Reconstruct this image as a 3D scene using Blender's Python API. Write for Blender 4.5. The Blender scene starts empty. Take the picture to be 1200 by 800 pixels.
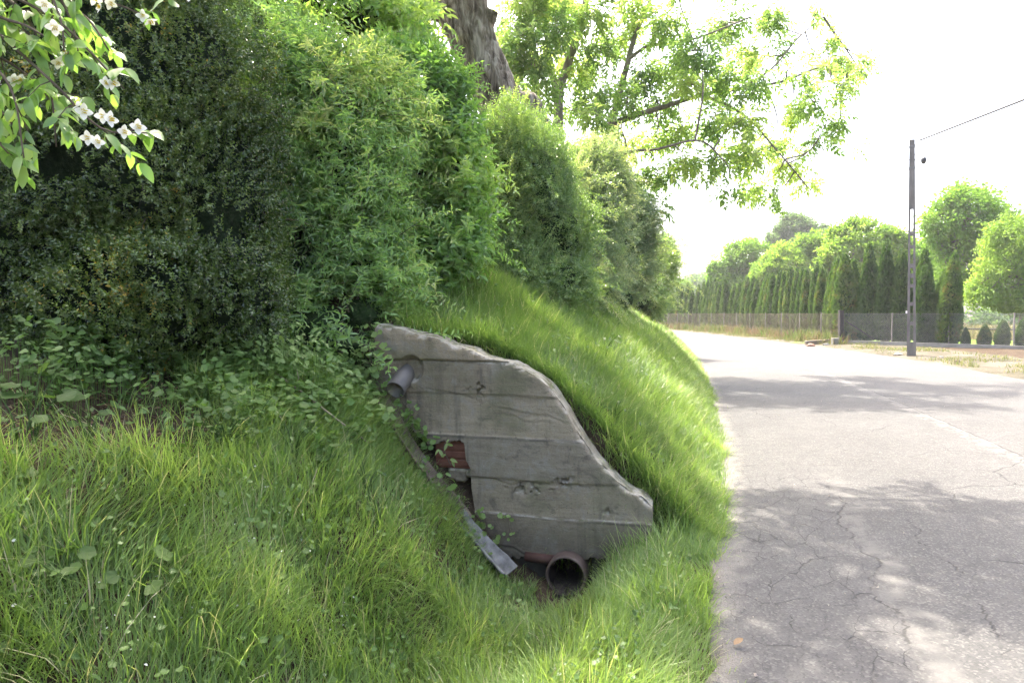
import bpy, math
import numpy as np
from mathutils import Vector

rng = np.random.default_rng(20240611)
scene = bpy.context.scene
COL = scene.collection
R = math.radians

# ------------------------------------------------------------------ camera maths (layout measured from the photo, in metres)
FPX = 800.0
CAM = np.array([0.0, 0.0, 1.6])
PITCH = math.atan(33.0 / 800.0)
CP, SP = math.cos(PITCH), math.sin(PITCH)

def ray(px, py):
    cx, cy = (px - 600) / FPX, (400 - py) / FPX
    return np.array([cx, CP + cy * SP, -SP + cy * CP])

def at(px, py, Y):
    d = ray(px, py)
    return CAM + d * (Y / d[1])

# ------------------------------------------------------------------ numpy helpers
def norm(v):
    return v / np.maximum(np.linalg.norm(v, axis=-1, keepdims=True), 1e-9)

def _hash(ix, iy, iz):
    h = (ix * 374761393 + iy * 668265263 + iz * 2147483647) & 0xFFFFFFFF
    h = ((h ^ (h >> 13)) * 1274126177) & 0xFFFFFFFF
    h = ((h ^ (h >> 16)) * 2246822519) & 0xFFFFFFFF
    return ((h ^ (h >> 15)) & 0xFFFFFF) / float(0xFFFFFF)

def vnoise(p):
    p = np.asarray(p, float)
    i = np.floor(p).astype(np.int64); f = p - i
    f = f * f * (3 - 2 * f)
    out = 0
    for dx in (0, 1):
        wx = f[..., 0] if dx else 1 - f[..., 0]
        for dy in (0, 1):
            wy = f[..., 1] if dy else 1 - f[..., 1]
            for dz in (0, 1):
                wz = f[..., 2] if dz else 1 - f[..., 2]
                out = out + wx * wy * wz * _hash(i[..., 0] + dx, i[..., 1] + dy, i[..., 2] + dz)
    return out

def fbm(p, o=3):
    p = np.asarray(p, float)
    s, a, t = 0, 1.0, 0
    for k in range(o):
        s = s + a * vnoise(p * 2 ** k + 17.3 * k); t += a; a *= .5
    return s / t

def sstep(a, b, x):
    t = np.clip((x - a) / (b - a), 0, 1)
    return t * t * (3 - 2 * t)

class MB:
    """Collects vertices and faces and links them as ONE mesh object."""
    def __init__(s):
        s.v, s.c, s.n = [], [], 0
    def add(s, v, faces, mat=0, rnd=None, smooth=False):
        v = np.asarray(v, float).reshape(-1, 3)
        if not isinstance(faces, list): faces = [faces]
        if rnd is not None and not isinstance(rnd, list): rnd = [rnd] * len(faces)
        for k, f in enumerate(faces):
            f = np.asarray(f, np.int64)
            if f.size == 0: continue
            r = np.full(len(f), .5) if rnd is None else np.broadcast_to(np.asarray(rnd[k], float), (len(f),))
            s.c.append((f + s.n, mat, r, smooth))
        s.v.append(v); s.n += len(v)
        return s
    def build(s, name, mats, parent=None, loc=(0, 0, 0)):
        me = bpy.data.meshes.new(name)
        v = np.concatenate(s.v) - np.asarray(loc, float)
        me.vertices.add(len(v)); me.vertices.foreach_set('co', v.astype(np.float32).ravel())
        tot = np.concatenate([np.full(len(f), f.shape[1]) for f, _, _, _ in s.c]).astype(np.int32)
        idx = np.concatenate([f.ravel() for f, _, _, _ in s.c]).astype(np.int32)
        start = np.concatenate([[0], np.cumsum(tot)[:-1]]).astype(np.int32)
        me.loops.add(len(idx)); me.loops.foreach_set('vertex_index', idx)
        me.polygons.add(len(tot)); me.polygons.foreach_set('loop_start', start)
        try: me.polygons.foreach_set('loop_total', tot)
        except Exception: pass
        me.polygons.foreach_set('material_index', np.concatenate([np.full(len(f), m) for f, m, _, _ in s.c]).astype(np.int32))
        me.polygons.foreach_set('use_smooth', np.concatenate([np.full(len(f), sm) for f, _, _, sm in s.c]).astype(bool))
        at_ = me.attributes.new('rnd', 'FLOAT', 'FACE')
        at_.data.foreach_set('value', np.concatenate([r for _, _, r, _ in s.c]).astype(np.float32))
        me.update(calc_edges=True); me.validate()
        if not isinstance(mats, (list, tuple)): mats = [mats]
        for m in mats: me.materials.append(m)
        return link(name, me, parent, loc)

def link(name, me, parent=None, loc=(0, 0, 0)):
    o = bpy.data.objects.new(name, me)
    COL.objects.link(o)
    o.location = loc
    if parent is not None: o.parent = parent
    return o

def tag(o, label=None, cat=None, group=None, kind=None):
    if label: o['label'] = label
    if cat: o['category'] = cat
    if group: o['group'] = group
    if kind: o['kind'] = kind
    return o

def thing(name, label, cat, loc=(0, 0, 0), group=None):
    o = bpy.data.objects.new(name, None)
    o.empty_display_size = .2
    COL.objects.link(o); o.location = loc
    return tag(o, label, cat, group)

def sub(mb, name, mats, parent, loc):
    """a part built in world coordinates, parented to a thing whose base is at loc"""
    o = mb.build(name, mats, parent, loc)
    o.location = (0, 0, 0)
    return o

def grid_faces(nu, nv, wrap=False):
    i, j = np.meshgrid(np.arange(nu - 1), np.arange(nv if wrap else nv - 1), indexing='ij')
    i, j = i.ravel(), j.ravel(); k = (j + 1) % nv
    return np.stack([i * nv + j, (i + 1) * nv + j, (i + 1) * nv + k, i * nv + k], 1)

def resample(path, rad, step):
    path = np.asarray(path, float); rad = np.asarray(rad, float)
    # Catmull-Rom smoothing
    p = np.vstack([2 * path[0] - path[1], path, 2 * path[-1] - path[-2]])
    q, r = [], []
    for i in range(1, len(p) - 2):
        n = max(2, int(np.linalg.norm(p[i + 1] - p[i]) / step))
        t = np.linspace(0, 1, n, endpoint=False)[:, None]
        q.append(.5 * (2 * p[i] + (p[i + 1] - p[i - 1]) * t + (2 * p[i - 1] - 5 * p[i] + 4 * p[i + 1] - p[i + 2]) * t ** 2
                       + (3 * p[i] - p[i - 1] - 3 * p[i + 1] + p[i + 2]) * t ** 3))
        r.append(rad[i - 1] + (rad[i] - rad[i - 1]) * t[:, 0])
    q.append(path[-1:]); r.append(rad[-1:])
    return np.vstack(q), np.concatenate(r)

def tube(mb, path, rad, sides=8, mat=0, rnd=.5, smooth=True, step=None, disp=None, caps=True):
    path = np.asarray(path, float); rad = np.broadcast_to(np.asarray(rad, float), (len(path),))
    if step: path, rad = resample(path, rad, step)
    t = norm(np.gradient(path, axis=0))
    ref = np.array([0, 0, 1.0]) if abs(t[0, 2]) < .8 else np.array([1.0, 0, 0])
    x = norm(np.cross(t[0], ref)); X = [x]
    for k in range(1, len(path)):
        x = norm(x - t[k] * np.dot(x, t[k])); X.append(x)
    X = np.array(X); Y = np.cross(t, X)
    a = np.linspace(0, 2 * np.pi, sides, endpoint=False)
    rr = np.repeat(rad[:, None], sides, 1)
    if disp is not None:
        L = np.concatenate([[0], np.cumsum(np.linalg.norm(np.diff(path, axis=0), axis=1))])
        rr = rr + disp(L[:, None] + 0 * a[None], a[None] + 0 * L[:, None], rr)
    v = path[:, None] + rr[..., None] * (np.cos(a)[None, :, None] * X[:, None] + np.sin(a)[None, :, None] * Y[:, None])
    f = grid_faces(len(path), sides, True)[:, ::-1]
    v = v.reshape(-1, 3)
    fs = [f]
    if caps:
        n = len(v); v = np.vstack([v, path[0], path[-1]])
        j = np.arange(sides); k = (j + 1) % sides; b = (len(path) - 1) * sides
        fs.append(np.stack([np.full(sides, n), j, k], 1)[:, ::-1][:, [0, 2, 1]])
        fs.append(np.stack([np.full(sides, n + 1), b + k, b + j], 1)[:, [0, 2, 1]])
    mb.add(v, fs, mat, rnd, smooth)

def box(mb, c, h, mat=0, ax=None, bev=0.0, rnd=.5):
    """bevelled box: centre, half sizes, optional axes (3 rows)"""
    c = np.asarray(c, float); h = np.asarray(h, float)
    ax = np.eye(3) if ax is None else np.asarray(ax, float)
    b = min(bev, *(h * .6))
    v, idx = [], {}
    for sx in (-1, 1):
        for sy in (-1, 1):
            for sz in (-1, 1):
                for a in range(3):
                    s = np.array([sx, sy, sz], float)
                    d = h - b; d[a] = h[a]
                    idx[(sx, sy, sz, a)] = len(v); v.append(c + (s * d) @ ax)
    q, t = [], []
    for a in range(3):
        u, w = [(1, 2), (2, 0), (0, 1)][a]
        for s in (-1, 1):
            loop = []
            for su, sw in ((-1, -1), (1, -1), (1, 1), (-1, 1)):
                k = [0, 0, 0]; k[a] = s; k[u] = su; k[w] = sw
                loop.append(idx[(*k, a)])
            q.append(loop if s > 0 else loop[::-1])
    if b > 0:
        for a in range(3):
            u, w = [(1, 2), (2, 0), (0, 1)][a]
            for su in (-1, 1):
                for sw in (-1, 1):
                    k0 = [0, 0, 0]; k0[a] = -1; k0[u] = su; k0[w] = sw
                    k1 = list(k0); k1[a] = 1
                    lp = [idx[(*k0, u)], idx[(*k1, u)], idx[(*k1, w)], idx[(*k0, w)]]
                    q.append(lp if su * sw < 0 else lp[::-1])
        for sx in (-1, 1):
            for sy in (-1, 1):
                for sz in (-1, 1):
                    lp = [idx[(sx, sy, sz, a)] for a in range(3)]
                    t.append(lp if sx * sy * sz > 0 else lp[::-1])
        mb.add(v, [np.array(q), np.array(t)], mat, rnd)
    else:
        mb.add(v, np.array(q), mat, rnd)

# ------------------------------------------------------------------ materials
def new_mat(name):
    m = bpy.data.materials.new(name); m.use_nodes = True
    nt = m.node_tree; nt.nodes.clear()
    out = nt.nodes.new('ShaderNodeOutputMaterial')
    return m, nt, out

class NT:
    def __init__(s, nt): s.nt = nt
    def n(s, typ, **kw):
        nd = s.nt.nodes.new(typ)
        for k, v in kw.items():
            if k.startswith('i_'):
                key = k[2:].replace('_', ' ')
                nd.inputs[key].default_value = v
            else: setattr(nd, k, v)
        return nd
    def l(s, a, b): s.nt.links.new(a, b)
    def ramp(s, fac, stops, interp='LINEAR'):
        nd = s.nt.nodes.new('ShaderNodeValToRGB'); cr = nd.color_ramp; cr.interpolation = interp
        while len(cr.elements) < len(stops): cr.elements.new(.5)
        for e, (p, c) in zip(cr.elements, stops):
            e.position = p; e.color = (*c, 1) if len(c) == 3 else c
        s.l(fac, nd.inputs[0]); return nd.outputs[0]
    def noise(s, vec, scale, detail=4, rough=.55, dist=0.0):
        nd = s.n('ShaderNodeTexNoise', i_Scale=scale, i_Detail=detail, i_Roughness=rough, i_Distortion=dist)
        s.l(vec, nd.inputs['Vector']); return nd.outputs['Fac']
    def mix(s, fac, a, b, mode='MIX'):
        nd = s.n('ShaderNodeMix', data_type='RGBA', blend_type=mode)
        for sock, val in ((nd.inputs[0], fac), (nd.inputs[6], a), (nd.inputs[7], b)):
            if isinstance(val, (int, float)): sock.default_value = val
            elif isinstance(val, tuple): sock.default_value = (*val, 1)
            else: s.l(val, sock)
        return nd.outputs[2]
    def math(s, op, a, b=0.0, c=0.0, clamp=False):
        nd = s.n('ShaderNodeMath', operation=op, use_clamp=clamp)
        for k, v in enumerate((a, b, c)):
            if isinstance(v, (int, float)): nd.inputs[k].default_value = v
            else: s.l(v, nd.inputs[k])
        return nd.outputs[0]
    def maprange(s, v, a, b, c=0.0, d=1.0, smooth=True):
        nd = s.n('ShaderNodeMapRange', interpolation_type='SMOOTHSTEP' if smooth else 'LINEAR')
        s.l(v, nd.inputs[0])
        for k, x in zip((1, 2, 3, 4), (a, b, c, d)): nd.inputs[k].default_value = x
        return nd.outputs[0]
    def scalev(s, vec, sc):
        nd = s.n('ShaderNodeMapping'); s.l(vec, nd.inputs[0]); nd.inputs['Scale'].default_value = sc
        return nd.outputs[0]
    def bump(s, h, strength, dist):
        nd = s.n('ShaderNodeBump', i_Strength=strength, i_Distance=dist); s.l(h, nd.inputs['Height'])
        return nd.outputs[0]

def leaf_mat(name, stops, trans=.4, rough=.45, spec=.35, tgain=(1.5, 1.7, .7)):
    m, nt, out = new_mat(name); g = NT(nt)
    a = g.n('ShaderNodeAttribute', attribute_name='rnd').outputs['Fac']
    col = g.ramp(a, stops)
    pb = g.n('ShaderNodeBsdfPrincipled'); g.l(col, pb.inputs['Base Color'])
    pb.inputs['Roughness'].default_value = rough; pb.inputs['Specular IOR Level'].default_value = spec
    tr = g.n('ShaderNodeBsdfTranslucent'); g.l(g.mix(1.0, col, tgain, 'MULTIPLY'), tr.inputs['Color'])
    mx = g.n('ShaderNodeMixShader'); mx.inputs[0].default_value = trans
    g.l(pb.outputs[0], mx.inputs[1]); g.l(tr.outputs[0], mx.inputs[2]); g.l(mx.outputs[0], out.inputs[0])
    return m

def solid_mat(name, c1, c2, scale=6.0, rough=.8, bump=.3, bdist=.01, spec=.3, stretch=(1, 1, 1), metal=0.0, c3=None):
    m, nt, out = new_mat(name); g = NT(nt)
    tc = g.n('ShaderNodeTexCoord').outputs['Object']
    v = g.scalev(tc, stretch)
    n = g.noise(v, scale, 6, .6)
    st = [(.3, c1), (.7, c2)] if c3 is None else [(.28, c1), (.55, c2), (.75, c3)]
    col = g.ramp(n, st)
    pb = g.n('ShaderNodeBsdfPrincipled'); g.l(col, pb.inputs['Base Color'])
    pb.inputs['Roughness'].default_value = rough; pb.inputs['Specular IOR Level'].default_value = spec
    pb.inputs['Metallic'].default_value = metal
    n2 = g.noise(v, scale * 5, 4, .6)
    h = g.math('ADD', n, g.math('MULTIPLY', n2, .4))
    g.l(g.bump(h, bump, bdist), pb.inputs['Normal'])
    g.l(pb.outputs[0], out.inputs[0])
    return m

def lin(r, g, b):
    f = lambda c: ((c / 255 + .055) / 1.055) ** 2.4 if c > 10 else c / 255 / 12.92
    return (f(r), f(g), f(b))

# ------------------------------------------------------------------ road line and terrain
def smooth_curve(pts):
    pts = np.array(pts, float)
    y = np.arange(-40, 170, .5)
    x = np.interp(y, pts[:, 0], pts[:, 1])
    k = np.exp(-.5 * (np.arange(-10, 11) / 3.5) ** 2); k /= k.sum()
    xp = np.concatenate([2 * x[0] - x[1:11][::-1], x, 2 * x[-1] - x[-11:-1][::-1]])
    return y, np.convolve(xp, k, 'valid')

LY, LX = smooth_curve([(-40, -14.25), (0, -.25), (2.96, .78), (6.6, 2.06), (13.8, 3.97), (22, 6.0), (35, 8.7), (51, 10.7), (61, 11.3), (75, 11.0), (90, 9.0), (110, 4), (170, -18)])
RY, RX = smooth_curve([(-40, -6.4), (0, 7.4), (5, 9.0), (10, 10.6), (16.8, 12.5), (21, 13.4), (25.6, 14.1), (31.2, 14.7), (38.8, 14.9), (47.4, 15.0), (64, 14.8), (75, 14.2), (90, 12.4), (110, 7.6), (170, -13)])
SL = np.gradient(LX, LY)
xL = lambda y: np.interp(y, LY, LX)
xR = lambda y: np.interp(y, RY, RX)
cth = lambda y: 1 / np.sqrt(1 + np.interp(y, LY, SL) ** 2)
uu = lambda x, y: (xL(y) - x) * cth(y)

WT = np.array([math.cos(R(14)), -math.sin(R(14)), 0]); WN = np.array([math.sin(R(14)), math.cos(R(14)), 0])
W0 = at(666, 668, 4.65)
def wpx(px, py, off=0.0):
    """pixel -> point on the head wall's face (off metres in front of it)"""
    d = ray(px, py); o = W0 - WN * off
    return CAM + d * (np.dot(o - CAM, WN) / np.dot(d, WN))
def waz(px, py):
    p = wpx(px, py); return np.dot(p - W0, WT), p[2]

FRONT = np.array([(-1, -.05), (-.1, -.05), (.06, .01), (.25, .02), (.5, -.1), (.75, -.25), (.95, -.29), (1.1, -.24), (1.37, -.06), (1.66, .34), (2.13, .78), (2.4, .93), (2.75, 1.02), (3.1, 1.12), (3.6, 1.35), (5, 1.75), (8, 1.95), (20, 2.1)])
BACK = np.array([(-1, -.05), (-.1, -.05), (.04, .03), (.14, .13), (.35, .33), (.7, .74), (1.09, 1.10), (1.6, 1.33), (2.35, 1.52), (2.65, 1.72), (3.1, 1.9), (4, 2.05), (8, 2.2), (20, 2.3)])

def gz(x, y):
    x = np.asarray(x, float); y = np.asarray(y, float)
    u = uu(x, y)
    sd = (x - W0[0]) * WN[0] + (y - W0[1]) * WN[1]
    zf = np.interp(u, FRONT[:, 0], FRONT[:, 1])
    # the ditch runs out towards the camera
    fade = sstep(3.6, 1.6, y)
    zf = np.where(u < 1.45, zf + fade * np.interp(u, [0, .5, .95, 1.45], [0, .08, .2, .1]), zf)
    zf = zf - np.where(sd < .1, .12, 0) * np.exp(-((sd + .16) / .24) ** 2) * sstep(1.05, 1.3, u) * sstep(2.5, 2.2, u)
    zb = np.interp(u, BACK[:, 0], BACK[:, 1])
    zb = np.where(u > 0, zb * np.interp(y, [0, 14, 25, 35, 60, 120], [1, 1, .86, .72, .6, .4]), zb)
    zb = zb + .42 * sstep(.3, 2.2, sd) * sstep(1.3, 2.5, u) * np.interp(y, [0, 20, 40], [1, 1, .4])
    w = sstep(.20, .34, sd)
    z = zf * (1 - w) + zb * w
    p = np.stack([x * 1.3, y * 1.3, 0 * x], -1)
    bank = sstep(.1, .6, u)
    z = z + bank * ((fbm(p, 3) - .5) * .16 + (fbm(p * 5 + 3, 2) - .5) * .05)
    # right of the road
    ur = (x - xR(y)) * cth(y)
    zr = np.interp(ur, [-.3, .1, .5, 2, 4, 60], [-.05, .01, .05, .10, .12, .3]) + (fbm(p * .7 + 9, 3) - .5) * .08 * sstep(.1, .8, ur)
    return np.where(ur > -.3, zr, z)
EXPOSURE, HAZE, DENOISE = 2.75, 0.0006, True
# ================================================================== SETTING: ground, road, verge, lawn
def mat_ground():
    m, nt, out = new_mat('soil'); g = NT(nt)
    tc = g.n('ShaderNodeTexCoord').outputs['Object']
    n = g.noise(tc, 3.0, 8, .65); n2 = g.noise(tc, 40, 4, .7)
    col = g.ramp(g.math('ADD', g.math('MULTIPLY', n, .5), g.math('MULTIPLY', n2, .5)), [(.32, (.022, .015, .009)), (.52, (.06, .042, .027)), (.68, (.12, .09, .06))])
    pb = g.n('ShaderNodeBsdfPrincipled', i_Roughness=.95); pb.inputs['Specular IOR Level'].default_value = .15
    g.l(col, pb.inputs['Base Color']); g.l(g.bump(n2, .8, .02), pb.inputs['Normal']); g.l(pb.outputs[0], out.inputs[0])
    return m

def sheet(name, xs, ys, zf, mats, keep=None, loc=(0, 0, 0)):
    X, Y = np.meshgrid(xs, ys, indexing='ij')
    Z = zf(X, Y)
    f = grid_faces(len(xs), len(ys))
    v = np.stack([X, Y, Z], -1).reshape(-1, 3)
    if keep is not None: f = f[keep(v[f].mean(1))]
    mb = MB(); mb.add(v, f, 0, .5, True)
    return mb.build(name, mats, None, loc)

def spaced(*segs):
    out = []
    for a, b, d in segs: out.append(np.arange(a, b - 1e-6, d))
    out.append([segs[-1][1]])
    return np.concatenate(out)

gx = spaced((-420, -100, 40), (-100, -20, 8), (-20, -5, .6), (-5, 3.2, .07), (3.2, 20, .4), (20, 60, 3), (60, 220, 20), (220, 420, 50))
gy = spaced((-60, -4, 4), (-4, 1, .25), (1, 8.5, .07), (8.5, 20, .25), (20, 70, 1), (70, 160, 6), (160, 420, 30))
def keep_ground(c):
    a = (c - W0) @ WT; sd = (c - W0) @ WN
    return ~((np.abs(a) < .24) & (sd > .0) & (sd < .22))
ground = tag(sheet('ground', gx, gy, gz, mat_ground(), keep_ground), kind='structure')

# ---- road
def mat_road():
    m, nt, out = new_mat('asphalt'); g = NT(nt)
    uv = g.n('ShaderNodeTexCoord').outputs['UV']
    sx = g.n('ShaderNodeSeparateXYZ'); g.l(uv, sx.inputs[0]); w, s = sx.outputs[0], sx.outputs[1]
    big = g.noise(uv, .9, 5, .6); mid = g.noise(uv, 7, 5, .6); fine = g.noise(uv, 130, 3, .7)
    vor = g.n('ShaderNodeTexVoronoi', voronoi_dimensions='2D', i_Scale=92.0); g.l(uv, vor.inputs['Vector'])
    stone = vor.outputs['Color']
    sep = g.n('ShaderNodeSeparateColor'); g.l(stone, sep.inputs[0])
    base = g.ramp(g.math('ADD', g.math('MULTIPLY', mid, .45), g.math('MULTIPLY', big, .55)), [(.3, (.050, .048, .047)), (.5, (.071, .069, .067)), (.7, (.096, .093, .090))])
    base = g.mix(g.maprange(sep.outputs[0], .6, .95, 0, .5), base, (.17, .163, .152))
    base = g.mix(g.maprange(sep.outputs[1], .6, .95, 0, .6), base, (.045, .044, .045))
    # old fine asphalt strip along the left edge
    wob = g.noise(g.scalev(uv, (0, 1, 0)), 1.1, 5, .65)
    edge = g.math('ADD', g.math('MULTIPLY', wob, .55), .70)              # about 0.95 m
    dw = g.math('SUBTRACT', w, edge)
    strip = g.math('MULTIPLY', g.maprange(g.math('ADD', dw, g.math('MULTIPLY', g.math('SUBTRACT', mid, .5), .22)), .06, -.05), g.maprange(s, 7.6, 6.3))
    old = g.ramp(g.math('ADD', g.math('MULTIPLY', mid, .6), g.math('MULTIPLY', fine, .4)), [(.3, (.062, .059, .058)), (.55, (.086, .083, .081)), (.75, (.122, .117, .112))])
    old = g.mix(g.maprange(sep.outputs[0], .7, .98, 0, .45), old, (.17, .163, .152)); old = g.mix(g.maprange(sep.outputs[1], .6, .95, 0, .5), old, (.04, .039, .039))
    col = g.mix(strip, base, old)
    # crumbled light border beside the strip
    band = g.math('MULTIPLY', g.maprange(g.math('ABSOLUTE', g.math('SUBTRACT', dw, .09)), .14, .02), g.maprange(s, 7.6, 6.0))
    col = g.mix(g.math('MULTIPLY', band, g.maprange(mid, .35, .6, .1, .8)), col, (.128, .122, .114))
    # cracks
    warp = g.n('ShaderNodeVectorMath', operation='ADD'); g.l(uv, warp.inputs[0])
    nc = g.n('ShaderNodeTexNoise', i_Scale=3.0, i_Detail=6); g.l(uv, nc.inputs['Vector'])
    vs = g.n('ShaderNodeVectorMath', operation='SCALE'); vs.inputs['Scale'].default_value = .30; g.l(nc.outputs['Color'], vs.inputs[0]); g.l(vs.outputs[0], warp.inputs[1])
    def cracks(scale, width, sc=(1, 1, 1)):
        v = g.n('ShaderNodeTexVoronoi', voronoi_dimensions='2D', feature='DISTANCE_TO_EDGE', i_Scale=scale)
        g.l(g.scalev(warp.outputs[0], sc), v.inputs['Vector'])
        return g.maprange(v.outputs['Distance'], width, width * .25)
    c1 = g.math('MULTIPLY', cracks(4.6, .024, (1.4, .62, 1)), g.math('MULTIPLY', strip, g.math('MULTIPLY', g.maprange(g.noise(uv, 1.3, 2, .5), .34, .52), g.maprange(g.noise(uv, 3.0, 4, .65), .38, .54))))
    c2 = g.math('MULTIPLY', cracks(1.1, .010), g.math('MULTIPLY', g.maprange(g.noise(uv, .55, 2, .5), .5, .58), g.maprange(w, 5, 3)))
    wn = g.noise(uv, 2.2, 8, .7)
    sh = g.noise(g.scalev(uv, (0, 1, 0)), 2.0, 5, .7)
    def seam(w0, amp, width):
        d = g.math('ABSOLUTE', g.math('ADD', g.math('SUBTRACT', w, w0), g.math('MULTIPLY', g.math('SUBTRACT', sh, .5), amp)))
        return g.maprange(d, width, width * .3)
    c3 = g.math('MULTIPLY', seam(3.22, .12, .016), g.maprange(wn, .38, .5))
    c4 = g.math('MULTIPLY', g.maprange(g.math('ABSOLUTE', g.math('ADD', dw, g.math('MULTIPLY', g.math('SUBTRACT', wn, .5), .2))), .013, .004), g.math('MULTIPLY', g.maprange(g.noise(uv, 2.8, 4, .6), .40, .52), g.maprange(s, 6.6, 5.6)))
    c5 = g.math('MULTIPLY', seam(1.42, .5, .010), g.math('MULTIPLY', g.maprange(wn, .46, .55), g.maprange(s, 5.6, 4.8)))
    cr = c1
    for c in (c2, c3, c4, c5): cr = g.math('MAXIMUM', cr, c)
    # light rim along the joint
    rim = g.math('MULTIPLY', seam(3.12, .12, .16), g.maprange(mid, .4, .62, 0, .55))
    col = g.mix(rim, col, (.17, .163, .154))
    col = g.mix(g.math('MULTIPLY', cr, .6), col, (.022, .020, .020))
    # dust and grit washed onto the left edge and along the right edge
    grit = g.maprange(g.math('ADD', w, g.math('MULTIPLY', g.math('SUBTRACT', g.noise(uv, 4, 6, .65), .5), .55)), .30, .06)
    gcol = g.ramp(fine, [(.35, (.11, .10, .09)), (.6, (.22, .205, .185))])
    col = g.mix(g.math('MULTIPLY', grit, .9), col, gcol)
    pb = g.n('ShaderNodeBsdfPrincipled', i_Roughness=.82); pb.inputs['Specular IOR Level'].default_value = .3
    g.l(col, pb.inputs['Base Color'])
    h = g.math('SUBTRACT', g.math('ADD', g.math('MULTIPLY', fine, .5), g.math('MULTIPLY', vor.outputs['Distance'], .6)), g.math('MULTIPLY', cr, 2.5))
    g.l(g.bump(h, .55, .006), pb.inputs['Normal'])
    g.l(pb.outputs[0], out.inputs[0])
    return m

def road():
    ys = spaced((-30, 1, 1.0), (1, 12, .08), (12, 30, .3), (30, 150, 1.5))
    t = np.concatenate([np.linspace(0, .2, 26), np.linspace(.2, 1, 40)[1:]])
    l, r = xL(ys), xR(ys)
    wig = (fbm(np.stack([ys * 2.2, 0 * ys, 0 * ys + 4], -1), 4) - .5) * .34
    X = (l + wig)[:, None] + t[None] * (r - l - wig)[:, None]
    Y = ys[:, None] + 0 * t[None]
    W = (X - l[:, None]) * cth(ys)[:, None]
    Z = .010 * (fbm(np.stack([X * .9, Y * .9, 0 * X], -1), 3) - .5) + .004 + .03 * np.sin(np.clip(W / 7, 0, 1) * np.pi)
    Z[:, 0] = -.06
    v = np.stack([X, Y, Z], -1).reshape(-1, 3)
    f = grid_faces(len(ys), len(t))[:, ::-1]
    mb = MB(); mb.add(v, f, 0, .5, True)
    o = mb.build('road', mat_road())
    me = o.data
    uvl = me.uv_layers.new(name='UVMap')
    li = np.zeros(len(me.loops), np.int32); me.loops.foreach_get('vertex_index', li)
    uvl.data.foreach_set('uv', np.stack([W.ravel(), Y.ravel()], 1)[li].astype(np.float32).ravel())
    return tag(o, kind='structure')
road()

# ---- verge on the far side of the road: a strip of dry dusty earth
def fence_x(y):   # line of the far fence, left part
    return np.interp(y, [33.7, 45, 53, 60, 71, 85, 110, 150], [16.2, 16.7, 16.8, 16.5, 15.6, 13.7, 8.5, -8])
def mat_verge():
    m, nt, out = new_mat('dry_earth'); g = NT(nt)
    tc = g.n('ShaderNodeTexCoord').outputs['Object']
    a, b = g.noise(tc, .8, 6, .6), g.noise(tc, 16, 5, .7)
    col = g.ramp(g.math('ADD', g.math('MULTIPLY', a, .6), g.math('MULTIPLY', b, .4)), [(.34, (.045, .044, .026)), (.5, (.090, .080, .060)), (.64, (.145, .132, .112))])
    pb = g.n('ShaderNodeBsdfPrincipled', i_Roughness=.95); g.l(col, pb.inputs['Base Color'])
    pb.inputs['Specular IOR Level'].default_value = .1
    g.l(g.bump(b, .7, .03), pb.inputs['Normal']); g.l(pb.outputs[0], out.inputs[0]); return m
def verge():
    ys = spaced((-30, 5, 2), (5, 45, .4), (45, 130, 2)); t = np.linspace(0, 1, 16)
    l = xR(ys) - .12 + .35 * (fbm(np.stack([ys * .7, 0 * ys, 0 * ys], -1), 3) - .5); r = l + 3.4
    X = l[:, None] + t[None] * (r - l)[:, None]; Y = ys[:, None] + 0 * t[None]
    Z = gz(X, Y) + .02; Z[:, 0] = -.03
    mb = MB(); mb.add(np.stack([X, Y, Z], -1).reshape(-1, 3), grid_faces(len(ys), 16)[:, ::-1], 0, .5, True)
    tag(mb.build('verge', mat_verge()), kind='structure')
verge()

FC = at(985, 405, 33.7)[:2]                      # fence corner
FR = at(1200, 412.5, 27.6)[:2]                   # right fence, at the picture's edge
fd = (FR - FC) / np.linalg.norm(FR - FC)          # along the right fence
fn = np.array([-fd[1], fd[0]]);                   # away from the road
if fn[1] < 0: fn = -fn
def lawn_patch(name, d0, d1, a0, a1, na, nd, mat, dz):
    A, D = np.meshgrid(np.linspace(a0, a1, na), np.linspace(d0, d1, nd), indexing='ij')
    X = FC[0] + fd[0] * A + fn[0] * D; Y = FC[1] + fd[1] * A + fn[1] * D
    Z = gz(X, Y) + dz
    f = grid_faces(na, nd)
    v = np.stack([X, Y, Z], -1).reshape(-1, 3)
    e1 = v[f[0, 1]] - v[f[0, 0]]; e2 = v[f[0, 2]] - v[f[0, 0]]
    if np.cross(e1, e2)[2] < 0: f = f[:, ::-1]
    mb = MB(); mb.add(v, f, 0, .5, True)
    return tag(mb.build(name, mat), kind='structure')
M_lawn = solid_mat('lawn_green', (.09, .16, .022), (.13, .22, .032), 1.5, .9, .5, .03, .1)
M_meadow = solid_mat('meadow_straw', (.17, .15, .07), (.23, .20, .11), 1.2, .95, .5, .05, .1, c3=(.13, .16, .05))
lawn_patch('lawn', .25, 9, -3, 40, 60, 14, M_lawn, .03)
lawn_patch('meadow', 9, 60, -12, 60, 60, 30, M_meadow, .05)

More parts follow.
